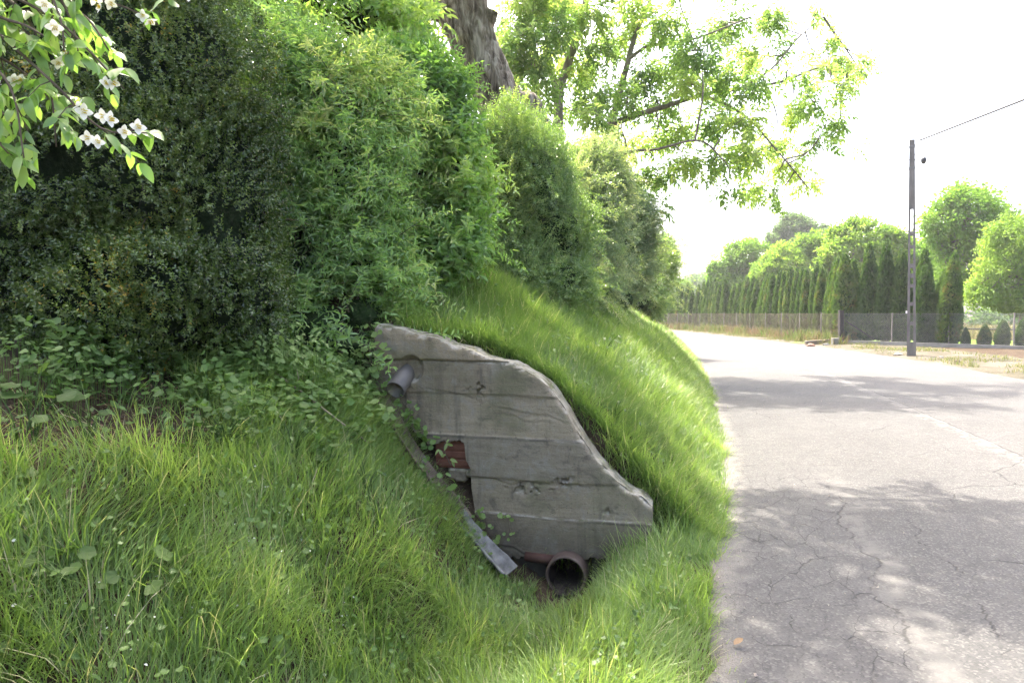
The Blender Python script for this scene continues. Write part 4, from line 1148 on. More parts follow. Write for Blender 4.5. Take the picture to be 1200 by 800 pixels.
    mp = np.concatenate(stem_pts)
    first = None
    for px, py in spots:
        d = ray(px, py); # nearest branch distance along this sight line
        tt = (mp - CAM) @ d / (d @ d); dist = np.linalg.norm(CAM + tt[:, None] * d - mp, axis=1); k = np.argmin(dist)
        p = CAM + d * tt[k] + np.array([0, -.05, 0])
        if first is None: first = fb.build('flower', [M_petal, M_yellow], t, (0, 0, 0)); o = first
        else: o = first.copy(); COL.objects.link(o); o.parent = t
        o.location = p - base
        fdir = Vector(norm(CAM - p) * .8 + rng.normal(0, .5, 3) + np.array([.2, 0, -.1])); o.rotation_euler = fdir.to_track_quat('Z', 'Y').to_euler(); o.scale = [rng.uniform(1.0, 1.3)] * 3
mock_orange()

# ================================================================== WALNUT TREES
tp_wal = [pinnate(leaf6(.125, .056, .12, .3), .30, 3, 60, .35) for _ in range(5)]
def ridges(amp, kz=2.2, ka=3.2):
    def f(L, a, r):
        p = np.stack([np.cos(a) * r * ka * 4, np.sin(a) * r * ka * 4, L * kz], -1)
        return -amp * (1 - np.abs(2 * fbm(p, 3) - 1) * 2.2).clip(0, 1) ** 2 + amp * .3
    return f

def leaf_blobs(mb, twigs, blobs, limb_pts, per, tpl, scale=(.8, 1.2), rbase=.5, mat=0):
    lp = np.asarray(limb_pts)
    for (c, rad) in blobs:
        k = np.argmin(np.linalg.norm(lp - c, axis=1)); s = lp[k]
        m = (s + c) / 2 + rng.normal(0, .08, 3) * np.linalg.norm(c - s)
        r0 = min(.035, .012 + .008 * np.linalg.norm(c - s)); tube(twigs, [s, m, c], [r0, r0 * .7, .008], 6, step=.2)
        n = max(4, int(per * (rad / .6) ** 2)); ends = []
        for _ in range(max(3, n // 6)):
            e = c + norm(rng.normal(size=3)) * rad * rng.uniform(.5, 1.0) * np.array([1, 1, .75]); ends.append(e)
            tube(twigs, [c, (c + e) / 2 + [0, 0, .06 * rad], e], [.008, .006, .003], 5)
        ends = np.array(ends); j = rng.integers(0, len(ends), n); f = rng.random(n) ** .6
        p = c + (ends[j] - c) * f[:, None] + rng.normal(0, .07, (n, 3)); out = norm(ends[j] - c)
        d = out * .7 + np.array([0, 0, -.25]) + rng.normal(0, .55, (n, 3)); nn = np.array([0, 0, 1.0]) + rng.normal(0, .4, (n, 3))
        ki = rng.integers(0, len(tpl), n)
        rv = np.clip(rbase + rng.normal(0, .18) + rng.normal(0, .1, n), 0, 1)
        for q in range(len(tpl)):
            mm = ki == q; scatter(mb, tpl[q], p[mm], d[mm], nn[mm], rng.uniform(*scale, mm.sum()), rv[mm], mat, .1)

def old_walnut():
    D = 10.4; b = at(640, 300, D); b[2] = float(gz(b[0], b[1]))
    t = thing('walnut_tree', 'old walnut tree with thick leaning furrowed trunk rising above the hedge', 'tree', b)
    tr = MB()
    path = [b + [0.05, .1, -.2], at(628, 215, D), at(608, 160, D), at(582, 112, D), at(559, 60, D), at(540, 8, D), at(512, -60, D), at(490, -140, D - .2)]
    tube(tr, path, [.50, .46, .43, .35, .34, .40, .30, .24], 64, step=.03, disp=ridges(.05))
    # burl at the bend and stubs
    q = [at(604, 118, D - .05), at(618, 122, D - .1), at(628, 140, D - .05), at(636, 165, D)]
    tube(tr, q, [.10, .20, .19, .12], 28, step=.05, disp=ridges(.03))
    tube(tr, [at(562, 40, D), at(572, 24, D - .15), at(577, 12, D - .2)], [.16, .11, .09], 24, step=.04, disp=ridges(.02))
    tube(tr, [at(530, 14, D), at(505, 14, D), at(488, 22, D), at(462, 8, D + .1), at(420, -30, D + .2)], [.20, .13, .09, .06, .05], 24, step=.05, disp=ridges(.02))
    sub(tr, 'trunk', M_bark, t, b)
    # limbs of the crown, above the picture
    lm, tw, lf = MB(), MB(), MB(); pts = []
    top = path[-1]
    limbs = [[top, top + [.3, .2, .7], (1.0, 9.8, 7.6), (2.4, 10.0, 8.4)], [top, top + [-.5, -.2, .8], (-2.6, 8.8, 7.8), (-4.0, 8.0, 8.4)],
             [path[-2], (-.6, 8.4, 6.8), (-.4, 7.0, 7.4), (.4, 5.6, 7.9)], [path[-2], (-1.8, 8.2, 6.9), (-2.4, 6.6, 7.4), (-2.6, 5.0, 7.8)],
             [top, (-.5, 9.3, 7.8), (-.2, 9.6, 9.2), (.3, 9.9, 10.2)], [top, (.6, 8.6, 7.8), (1.6, 7.4, 8.4), (2.6, 6.6, 8.8)], [top, (-2.2, 10.2, 7.6), (-3.5, 11.5, 8.6)],
             [(at(488, 22, D)), at(455, -5, D + .1), at(420, -30, D + .2), (-3.2, 9.6, 6.6)]]
    for l in limbs:
        q, r = resample([np.asarray(p, float) for p in l], np.linspace(.13, .022, len(l)), .12); tube(lm, q, r, 12); pts.append(q)
    pts = np.concatenate(pts); tw = lm
    blobs = []
    for (cx, cyy, cz, n, sx, sy, sz) in CANOPY:
        for _ in range(n): blobs.append((np.array([cx, cyy, cz]) + rng.uniform(-1, 1, 3) * [sx, sy, sz], rng.uniform(.45, .75)))
    for px, py, d, r in [(440, 35, 9.2, .35), (470, 60, 9.3, .30), (505, 60, 9.4, .28), (420, 5, 9.2, .4), (520, 95, 9.5, .22), (490, 30, 9.6, .3), (455, 90, 9.4, .25)]:
        blobs.append((at(px, py, d), r))
    leaf_blobs(lf, tw, blobs, pts, 32, tp_wal, (.9, 1.35))
    sub(lm, 'limbs', M_bark2, t, b); sub(lf, 'crown', M_walnut, t, b)
# canopy clusters above the picture: centre, number, half extents (they shade the bank and the near road)
CANOPY = [(-1.7, 5.3, 8.1, 6, .7, .7, .4), (-2.3, 5.9, 8.0, 13, 1.3, 1.1, .5), (-1.6, 6.9, 7.8, 9, 1.4, 1.4, .6), (.4, 8.2, 8.2, 21, 1.3, 1.4, .6), (2.0, 8.6, 8.5, 19, 1.2, 1.3, .6), (3.0, 7.6, 8.7, 10, .9, 1.1, .5), (-.8, 8.7, 8.9, 8, 1.2, 1.0, .7), (-3.2, 8.2, 8.6, 4, 1.0, 1.2, .6)]
old_walnut()

def road_walnut():
    D = 18.5; b = at(672, 300, D); b[2] = float(gz(b[0], b[1]))
    t = thing('walnut_tree', 'slender many-stemmed walnut tree whose long branch spreads out over the road', 'tree', b)
    lm = MB(); pts = []
    A = lambda px, py, dd=0: at(px, py, D + dd)
    st = [([b + [-.3, 0, -.2], A(655, 230), A(645, 175), A(633, 135), A(626, 90), A(622, 40), A(612, -20), A(600, -90)], .17, .06),
          ([b + [-.1, .2, -.2], A(662, 220, .4), A(655, 165, .4), A(655, 110, .4), A(664, 80, .4), A(680, 30, .4), A(692, -30, .4), A(700, -100, .4)], .20, .07),
          ([A(655, 118, .4), A(646, 80, .6), A(640, 40, .8), A(640, -30, 1)], .10, .05),
          ([b + [.2, 0, -.2], A(700, 225), A(707, 180), A(716, 150), A(735, 139), A(775, 126), A(822, 112), A(868, 104), A(915, 96, -.4), A(958, 80, -.6), A(998, 72, -.8)], .15, .014),
          ([A(714, 155), A(724, 118, .3), A(736, 72, .5), A(745, 40, .6), A(762, 0, .8), A(780, -60, 1)], .12, .04),
          ([A(736, 70, .5), A(760, 54, .2), A(790, 52, 0), A(830, 40, -.2), A(880, 20, -.4)], .055, .018),
          ([A(822, 112), A(850, 122, -.3), A(880, 142, -.5), A(905, 170, -.8), A(935, 205, -1.0)], .06, .015),
          ([A(690, 250, -.2), A(725, 185, -.8), A(770, 175, -1.4), A(820, 165, -1.8), A(850, 190, -2)], .06, .015),
          ([A(716, 150), A(705, 185, -.5), A(720, 215, -.8), A(745, 240, -1.0)], .05, .015),
          ([A(868, 104), A(905, 80, .3), A(935, 45, .4), A(965, 20, .4)], .04, .012),
          ([A(780, -60, 1), A(840, -60, .6), A(900, -50, .2), A(950, -20, 0)], .05, .012)]
    for l, r0, r1 in st:
        q, r = resample(l, r0 + (r1 - r0) * np.linspace(0, 1, len(l)) ** .7, .12); tube(lm, q, r, 14, disp=lambda L, a, rr: rr * .1 * (fbm(np.stack([np.cos(a) * 2, np.sin(a) * 2, L * 2], -1), 2) - .5)); pts.append(q[len(q) // 4:])
    pts = np.concatenate(pts)
    blobs = []
    spec = [(610, 40, 24), (626, 72, 22), (598, 92, 18), (640, 8, 26), (615, 4, 24), (630, 132, 20), (605, 66, 20), (662, 62, 26), (702, 62, 26), (664, 4, 26), (585, 40, 22), (700, 135, 22), (735, 120, 24), (620, 20, 26), (650, 40, 26), (600, 60, 22), (690, 20, 30), (720, 50, 28), (680, 80, 26), (640, 100, 22), (610, 110, 18), (670, 130, 22), (700, 110, 26), (740, 15, 30), (780, 30, 30), (750, 90, 28), (790, 80, 28), (770, 120, 24), (820, 60, 28), (850, 30, 28), (810, 100, 24), (845, 90, 26), (880, 60, 26), (880, 100, 24), (905, 30, 22), (690, 165, 22), (730, 170, 26), (765, 160, 26), (800, 150, 26), (835, 140, 26), (870, 140, 24), (740, 205, 24), (720, 235, 20), (770, 200, 24), (765, 245, 17), (745, 262, 14), (800, 190, 20), (835, 190, 20), (860, 185, 22), (885, 180, 22), (910, 165, 22), (925, 195, 22), (945, 215, 15), (890, 220, 20), (905, 228, 14), (960, 165, 16), (930, 130, 20), (955, 120, 18), (970, 140, 15), (985, 100, 18), (1000, 75, 14), (1010, 85, 13), (1018, 76, 11), (990, 62, 12), (965, 70, 15), (970, 45, 12), (960, 22, 10), (965, 5, 7), (940, 85, 13), (915, 60, 13), (1003, 170, 7), (640, 60, 20), (850, 225, 13), (680, 200, 18), (660, 180, 18), (700, 215, 14),
            (640, -30, 40), (720, -40, 40), (800, -40, 40), (870, -30, 30), (600, -40, 30), (760, -110, 45), (680, -110, 45), (840, -100, 40), (900, 10, 16)]
    for px, py, r in spec: blobs.append((at(px, py, D - rng.uniform(-1.2, 2.2)), r * D / FPX * 1.02))
    lf, tw = MB(), lm
    leaf_blobs(lf, tw, blobs, pts, 96, tp_wal, (.8, 1.25), .62)
    sub(lm, 'trunk', M_bark2, t, b); sub(lf, 'crown', M_walnut, t, b)
road_walnut()

# ================================================================== CONIFER ROW
def make_thuja(seed, H=4.6, Rd=.56, n=3400):
    k = []
    for sgn in np.linspace(-1, 1, 5):
        k.append((leaf2(.15, .05, .1, .05, .55), (0, .02 * abs(sgn), 0), (sgn * .75, 1, .1 * rng.normal()), (0, .1, 1), 1 - .25 * abs(sgn)))
    tp = combine(k)
    f = lambda t: Rd * np.interp(t, [0, .04, .2, .45, .7, .88, 1], [.62, .85, 1, .93, .64, .30, .02])
    q = rng.random(n * 3); t = q[rng.random(n * 3) < f(q) / Rd][:n]
    a = rng.uniform(0, 2 * np.pi, len(t)); r0 = f(t)
    lump = .78 + .34 * fbm(np.stack([np.cos(a) * 1.7, np.sin(a) * 1.7, t * H * 1.5 + seed * 9], -1), 3)
    r = r0 * lump * rng.uniform(.82, 1.1, len(t))
    p = np.stack([np.cos(a) * r, np.sin(a) * r, .1 + t * (H - .22)], -1)
    out = np.stack([np.cos(a), np.sin(a), 0 * a], -1)
    d = out * .55 + np.array([0, 0, 1.0]) + rng.normal(0, .22, p.shape); nn = np.cross(d, [0, 0, 1.0]) + rng.normal(0, .6, p.shape)
    mb = MB(); rv = np.clip(.34 + .075 * (seed % 5) + .5 * (fbm(p * 2.2 + seed, 3) - .5) * 2 + rng.normal(0, .08, len(t)), 0, 1)
    scatter(mb, tp, p, d, nn, rng.uniform(.75, 1.25, len(t)), rv, 0, .06)
    th = np.linspace(0, 2 * np.pi, 18, endpoint=False); tt = np.linspace(0, 1, 16)
    A, T = np.meshgrid(th, tt); rr = f(T) * .72
    v = np.stack([np.cos(A) * rr, np.sin(A) * rr, .12 + T * (H - .5)], -1)
    mb.add(v.reshape(-1, 3), grid_faces(16, 18, True)[:, ::-1], 1, .2)
    fol = mb.build('foliage', [M_thuja, M_inner2]); COL.objects.unlink(fol)
    mb = MB(); tube(mb, [(0, 0, -.2), (0, 0, H * .6)], [.07, .03], 8); tk = mb.build('trunk', M_bark2); COL.objects.unlink(tk)
    return fol, tk
M_inner2 = solid_mat('thuja_inner', (.03, .055, .022), (.06, .10, .038), 9, .95, .8, .04, .05)
TH = [make_thuja(s) for s in range(5)]
def thuja(x, y, h, w, label, group, rot=None, name='thuja_tree'):
    z = float(gz(x, y)); t = thing(name, label, 'conifer', (x, y, z), group)
    fol, tk = TH[rng.integers(len(TH))]
    for src in (fol, tk):
        o = src.copy(); COL.objects.link(o); o.parent = t
    t.scale = (w / .56, w / .56, h / 4.6); t.rotation_euler = (rng.normal(0, .028), rng.normal(0, .028), rng.uniform(0, 6.28) if rot is None else rot)
    return t
y = FC[1] + .9
LROW = 'slim conifer in the long clipped row behind the rusty fence along the road'
while y < 92:
    thuja(fence_x(y) + 1.15 + rng.normal(0, .06), y, rng.uniform(3.9, 4.65) * (1.04 if y < 42 else 1.0), rng.uniform(.39, .50), LROW, 'conifers in the row along the road'); y += rng.uniform(.86, 1.08)
for px, top, Y, lab in [(991, 296, 34.4, 'broad conifer standing right behind the dark corner post of the fence'),
                        (1017, 285, 33.6, 'pointed conifer behind the mesh fence, second to the right from the corner post'),
                        (1037, 281, 33.0, 'tallest pointed conifer left of the power pole behind the mesh fence'),
                        (1057, 292, 32.4, 'conifer partly hidden directly behind the left edge of the power pole'),
                        (1081, 292, 31.8, 'narrow conifer just right of the power pole, half behind its neighbour'),
                        (1086, 312, 31.0, 'shorter conifer in front of the narrow one just right of the power pole'),
                        (1103, 318, 30.8, 'shorter left one of the last pair of tall conifers before the lawn'),
                        (1110, 296, 30.2, 'tall right-hand conifer at the end of the row beside the open lawn')]:
    p = at(px, 400, Y); o = FC + fd * np.dot(p[:2] - FC, fd); q = p[:2]
    h = at(px, top, Y)[2] + .05
    thuja(q[0], q[1] , h, .56 if px < 1000 else .46, lab, 'conifers behind the mesh fence')
for px, top, Y, w, lab in [(1132, 387, 29.6, .17, 'stunted thin young conifer on the lawn nearest to the tall row'),
                           (1153, 384, 29.2, .25, 'small pyramid conifer between the stunted one and the taller young one'),
                           (1174, 378, 28.8, .27, 'young conifer just left of the thin dark fence post on the lawn'),
                           (1200, 372, 28.4, .32, 'young conifer cut by the right edge, right of the thin dark post'),
                           (1226, 374, 28.0, .5, 'young conifer on the lawn beyond the right edge of the picture')][:4]:
    p = at(px, 400, Y); thuja(p[0], p[1], at(px, top, Y)[2] + .05, w, lab, 'young conifers on the lawn')

# ================================================================== BACKGROUND TREES
def far_tree(name, label, lst, Y, mat, n, leaf, trunk_px=None, group='deciduous trees behind the conifers', depth=.8, gap=.46, lump=.55, tr=.16, airy=False):
    C = np.array([at(l[0], l[1], Y + (l[4] if len(l) > 4 else 0)) for l in lst]); S = np.array([(l[2] * Y / FPX, l[2] * Y / FPX * depth, l[3] * Y / FPX) for l in lst])
    C0, S0 = C, S; C, S = burst(C0, S0, 9, (.26, .46), .8)
    c = C.mean(0) if trunk_px is None else at(trunk_px, 380, Y); b = np.array([c[0], c[1], float(gz(c[0], c[1]))])
    t = thing(name, label, 'tree', b, group)
    p, nr, q = sample_lobes(C, S, n, lump, 3.4, (.35 if airy else .5, 1.14), .5, .4, gap, 2.0 / (leaf * 4), seed=int(abs(c[0] * 3)))
    tp = combine([(leaf2(leaf, leaf * .55, .15, .2), (rng.normal(0, leaf * .7), rng.normal(0, leaf * .7), rng.normal(0, leaf * .5)), rng.normal(size=3), np.array([0, 0, 1]) + rng.normal(0, .4, 3), rng.uniform(.7, 1.2)) for _ in range(6)])
    N = len(p); mb = MB(); rv = np.clip(.5 + .5 * (fbm(p / leaf * .16 + 3, 3) - .5) * 2 + .25 * nr[:, 2] * 0 + rng.normal(0, .08, N), 0, 1)
    scatter(mb, tp, p, nr + rng.normal(0, .5, (N, 3)), nr * .5 + [0, 0, .8] + rng.normal(0, .3, (N, 3)), rng.uniform(.8, 1.3, N), rv, 0, .1)
    sub(mb, 'crown', mat, t, b)
    mb = MB(); top = C[np.argmax(C[:, 2])]
    q, r = resample([b + [0, 0, -.3], b * .5 + np.array([*top[:2], b[2] + (top[2] - b[2]) * .8]) * .5, top], [tr * 1.3, tr, tr * .3], .4); tube(mb, q, r, 10)
    for k in range(len(C)):
        for _ in range(1):
            s = q[int(len(q) * rng.uniform(.35, .8))]; e = C[k]
            tube(mb, [s, (s + e) / 2 + [0, 0, .2], e], [tr * .45, tr * .3, tr * .1], 6, step=.5)
    sub(mb, 'trunk', M_bark2, t, b)
far_tree('ash_tree', 'tall airy tree with open branching crown right of the power pole', [(1130, 262, 44, 42), (1155, 245, 26, 26), (1105, 262, 22, 26), (1125, 235, 24, 18), (1140, 315, 40, 32), (1175, 275, 26, 26)], 47, M_bgleaf, 5600, .26, 1122, airy=True, gap=.50, tr=.26)
far_tree('maple_tree', 'bright yellow-green tree with low hanging crown at the right edge', [(1180, 315, 44, 42), (1205, 290, 44, 46), (1150, 345, 24, 22), (1190, 350, 40, 20), (1232, 320, 44, 50)], 40, M_bgyel, 6500, .22, 1196, gap=.44, tr=.2)
far_tree('orchard_tree', 'rounded yellow-green tree behind the conifers just left of the power pole', [(1010, 290, 42, 38), (1040, 300, 30, 36), (985, 300, 30, 30), (1010, 335, 50, 30)], 56, M_bgyel, 5200, .28)
far_tree('orchard_tree', 'green tree behind the pole filling the gap below the airy tree', [(1078, 310, 34, 36), (1060, 325, 30, 36), (1095, 335, 34, 34)], 58, M_bgleaf, 4200, .28)
far_tree('orchard_tree', 'yellowish tree behind the middle of the conifer row', [(925, 312, 34, 28), (950, 300, 26, 30), (945, 335, 44, 26), (905, 325, 26, 22)], 68, M_bgyel, 4600, .32)
far_tree('orchard_tree', 'light green rounded tree standing farthest left behind the conifer row', [(868, 300, 26, 24), (850, 318, 22, 22), (890, 305, 24, 26), (870, 335, 40, 24)], 78, M_bgleaf, 4600, .34)
far_tree('poplar_tree', 'distant grey-green tree rising above the others near the picture centre right', [(932, 268, 26, 17), (958, 275, 18, 14), (910, 280, 14, 14), (935, 300, 34, 26)], 105, M_bgdark, 4600, .42, tr=.3)
far_tree('distant_tree', 'small distant tree left of the white house near the road bend', [(778, 335, 22, 12), (795, 340, 16, 10)], 150, M_bgleaf, 1700, .6, group='small trees around the distant house')
far_tree('distant_tree', 'small distant tree right of the white house behind the row', [(838, 335, 18, 12), (855, 340, 20, 12)], 140, M_bgdark, 1700, .55, group='small trees around the distant house')
far_tree('distant_tree', 'low grey-green distant tree directly behind the white house', [(815, 332, 18, 11), (800, 345, 16, 10)], 165, M_bgdark, 1600, .6, group='small trees around the distant house')
# far scrub along the meadow's edge
def far_scrub():
    n = 5200; s = rng.uniform(-15, 75, n); dd = 58 + rng.normal(0, 2.0, n)
    X = FC[0] + fd[0] * s + fn[0] * dd; Y = FC[1] + fd[1] * s + fn[1] * dd
    h = 2.4 * (.4 + fbm(np.stack([s * .25, 0 * s, 0 * s], -1), 3)); Z = rng.random(n) * h
    mb = MB(); tp = combine([(leaf2(.5, .3, .1, .1), rng.normal(0, .35, 3), rng.normal(size=3), np.array([0, 0, 1]) + rng.normal(0, .4, 3), 1) for _ in range(5)])
    scatter(mb, tp, np.stack([X, Y, Z], -1), rng.normal(0, 1, (n, 3)), np.array([0, 0, 1]) + rng.normal(0, .4, (n, 3)), rng.uniform(.7, 1.3, n), rng.random(n) * .6, 0, .1)
    tag(mb.build('far_scrub', M_bgdark), 'dark band of scrub and bushes along the far edge of the meadow', 'scrub', kind='stuff')
far_scrub()

# ================================================================== GRASS
def blades(mb, x, y, L, lean, az, w, curl, rv, mat=0, z=None):
    """arched grass blades, four stations each"""
    N = len(x); z = gz(x, y) if z is None else z
    ts = np.array([0, .38, .74, 1.0]); ws = np.array([1, .92, .62, .06])
    pos = np.stack([x, y, z - .01], -1); h = np.stack([np.cos(az), np.sin(az), 0 * az], -1); side = np.stack([-np.sin(az), np.cos(az), 0 * az], -1)
    tw = rng.normal(0, .7, N); side = norm(side + h * np.tan(np.clip(tw, -1.2, 1.2))[:, None] * .7)
    P = [pos]; cur = pos
    for k in range(1, 4):
        tm = (ts[k] + ts[k - 1]) / 2; th = lean + curl * tm
        cur = cur + (ts[k] - ts[k - 1]) * L[:, None] * (h * np.sin(th)[:, None] + np.array([0, 0, 1]) * np.cos(th)[:, None]); P.append(cur)
    V = np.empty((N, 8, 3))
    for k in range(4):
        V[:, 2 * k] = P[k] - side * (w * ws[k] / 2)[:, None]; V[:, 2 * k + 1] = P[k] + side * (w * ws[k] / 2)[:, None]
    f = np.array([[0, 1, 3, 2], [2, 3, 5, 4], [4, 5, 7, 6]]); base = (np.arange(N) * 8)[:, None, None]
    mb.add(V.reshape(-1, 3), (f[None] + base).reshape(-1, 4), mat, np.repeat(rv, 3), False)

def bank_xy(u, y): return xL(y) - u / cth(y)
def grass():
    mb = MB()
    def region(n, y0, y1, u0, u1, dens, Lr, wr, seed):
        yy = y0 + (y1 - y0) * rng.random(n); u = rng.uniform(u0, u1, n); x = bank_xy(u, yy)
        sd = (x - W0[0]) * WN[0] + (yy - W0[1]) * WN[1]; a = (x - W0[0]) * WT[0] + (yy - W0[1]) * WT[1]
        pn = np.stack([x, yy, 0 * x], -1)
        cl = fbm(pn * 4.5 + seed, 3); keep = rng.random(n) < dens(u, yy) * (.35 + 1.3 * sstep(.3, .62, cl))
        keep &= ~((a > -1.45) & (a < .82) & (sd > -.03) & (sd < .285 - .075 * (u < 1.7)) & (u > .26))           # the wall
        keep &= ~((np.abs(a + .02) < .17) & (sd > -.36) & (sd < .05) & (rng.random(n) < .93))  # mud at the culvert mouth
        keep &= ~((a > -.75) & (a < -.15) & (sd > -.22) & (sd < .05) & (rng.random(n) < .8))   # bare earth at the wall's foot
        x, yy, u, sd = x[keep], yy[keep], u[keep], sd[keep]; pn = pn[keep]; N = len(x)
        big = fbm(pn * 1.3 + seed * 3, 3); mid = fbm(pn * 5 + 2 + seed, 2)
        L = rng.uniform(*Lr, N) * (.55 + .9 * mid) * (1 - .35 * sstep(.35, .0, u))
        av = (x - W0[0]) * WT[0] + (yy - W0[1]) * WT[1]
        L = L * (1 - .62 * sstep(-1.1, -.35, sd) * sstep(.12, -.05, sd) * sstep(-1.3, -1.0, av) * sstep(.40, .22, av))
        gx_ = (gz(x + .1, yy) - gz(x - .1, yy)); gy_ = (gz(x, yy + .1) - gz(x, yy - .1))
        sl = np.stack([-gx_, -gy_], -1) * 2.2 + rng.normal(0, .8, (N, 2)) + (np.stack([fbm(pn * 2.6 + 40, 2), fbm(pn * 2.6 + 60, 2)], -1) - .5) * 4.0
        az = np.arctan2(sl[:, 1], sl[:, 0]); st = np.hypot(sl[:, 0], sl[:, 1])
        lean = np.clip(.12 + .22 * st + rng.normal(0, .15, N), 0, 1.1); curl = np.clip(.75 + .5 * rng.normal(size=N), 0, 2.0)
        w = rng.uniform(*wr, N) * np.maximum(1, yy / 6.5) ** .75
        rv = np.clip(.40 + .75 * (big - .5) + .5 * (mid - .5) + rng.normal(0, .10, N), 0, .86); dead = rng.random(N) < .055; rv[dead] = rng.uniform(.9, 1, dead.sum())
        blades(mb, x, yy, L, lean, az, w, curl, rv)
    soil = lambda u, y: 1 - .97 * sstep(1.35, .7, np.sqrt(((u - 2.74) / .34) ** 2 + ((y - 3.25) / .75) ** 2) + .9 * (fbm(np.stack([u * 4, y * 4, 0 * y], -1), 2) - .5))
    region(100000, .9, 4.9, -.06, 3.0, lambda u, y: .95 * soil(u, y) * (1 - .5 * sstep(2.4, 2.9, u)), (.13, .33), (.0028, .0058), 1)
    region(95000, 4.3, 9, -.10, 3.3, lambda u, y: .95 + 0 * u, (.12, .30), (.0030, .0060), 2)
    region(70000, 9, 18, -.10, 3.4, lambda u, y: 1.0 + 0 * u, (.13, .30), (.0035, .006), 3)
    region(40000, 18, 46, -.15, 3.4, lambda u, y: 1.0 + 0 * u, (.14, .30), (.004, .007), 4)
    region(9000, 1.2, 20, -.13, .1, lambda u, y: 1.0 + 0 * u, (.08, .2), (.003, .005), 5)
    n = 6000; av = rng.uniform(-.9, .82, n); sv = rng.uniform(.20, .46, n); x = W0[0] + WT[0] * av + WN[0] * sv; yy = W0[1] + WT[1] * av + WN[1] * sv
    k = (uu(x, yy) > .15) & ((np.abs(av) > .2) | (sv > .31)); x, yy = x[k], yy[k]; n = len(x)
    blades(mb, x, yy, rng.uniform(.08, .22, n), rng.uniform(.1, .6, n), -1.6 + rng.normal(0, .9, n), rng.uniform(.003, .006, n), rng.uniform(.5, 1.6, n), np.clip(rng.normal(.42, .16, n), 0, .95))
    region(26000, 1.2, 16, -.32, .03, lambda u, y: sstep(.50, .60, fbm(np.stack([u * 3, y * 2.6, 0 * y + 5], -1), 3)) * sstep(-.32, -.05, u), (.05, .15), (.003, .005), 7)
    return tag(mb.build('grass', M_grass), 'long green grass covering the bank and ditch around the concrete wall', 'grass', kind='stuff')
grass()

def verge_grass():
    mb = MB(); n = 26000; y = 12 + 80 * rng.random(n) ** 1.5; ur = rng.uniform(0, 1, n) ** .8 * 2.6 + .1; x = xR(y) + ur
    keep = rng.random(n) < sstep(.42, .66, fbm(np.stack([x * .9, y * .9, 0 * x], -1), 3)) + .55 * sstep(1.0, .2, np.abs(x - fence_x(np.maximum(y, 34)) + .3)) * (y > 33)
    x, y = x[keep], y[keep]; N = len(x); near = y > 33
    L = rng.uniform(.06, .2, N) * (1 + 1.2 * near * rng.random(N)); rv = np.clip(rng.normal(.35, .22, N), 0, 1)
    blades(mb, x, y, L, rng.uniform(0, .6, N), rng.uniform(0, 6.28, N), np.full(N, .02), rng.uniform(.2, 1.2, N), rv, 0, gz(x, y) + .02)
    tag(mb.build('dry_grass', M_dry), 'sparse dry yellow grass on the dusty verge across the road', 'grass', kind='stuff')
verge_grass()
def fence_weeds():
    mb = MB(); n = 9000; y = rng.uniform(33, 80, n); x = fence_x(y) - .25 + rng.normal(0, .3, n) + .4 * (fbm(np.stack([y * .6, 0 * y, 0 * y], -1), 2) - .5)
    k = rng.random(n) < sstep(.36, .6, fbm(np.stack([x * .5, y * .55, 0 * x + 3], -1), 3)); x, y = x[k], y[k]; n = len(x)
    blades(mb, x, y, rng.uniform(.2, .85, n), rng.uniform(0, .5, n), rng.uniform(0, 6.28, n), np.full(n, .035), rng.uniform(.1, .8, n), np.clip(.5 + .9 * (fbm(np.stack([x, y * .8, 0 * x + 8], -1), 2) - .5) + rng.normal(0, .15, n), 0, 1))
    M = leaf_mat('dry_weed_stalk', [(0, (.09, .16, .04)), (.35, (.14, .17, .06)), (.6, (.17, .12, .075)), (1, (.26, .19, .13))], .35, .7, .1, (1.2, 1.2, 1))
    tag(mb.build('dry_weeds', M), 'brown and green dry weeds growing along the foot of the rusty fence', 'weeds', kind='stuff')
fence_weeds()
def meadow_grass():
    mb = MB(); n = 26000; s = rng.uniform(-8, 30, n); d = 9.3 + 22 * rng.random(n) ** 1.4
    x = FC[0] + fd[0] * s + fn[0] * d; y = FC[1] + fd[1] * s + fn[1] * d
    blades(mb, x, y, rng.uniform(.35, .85, n), rng.uniform(0, .4, n), rng.uniform(0, 6.28, n), np.full(n, .035), rng.uniform(.2, .9, n), np.clip(rng.normal(.55, .25, n), 0, 1), 0)
    tag(mb.build('meadow_grass', M_dry), 'tall straw-coloured meadow grass beyond the lawn', 'grass', kind='stuff')
meadow_grass()
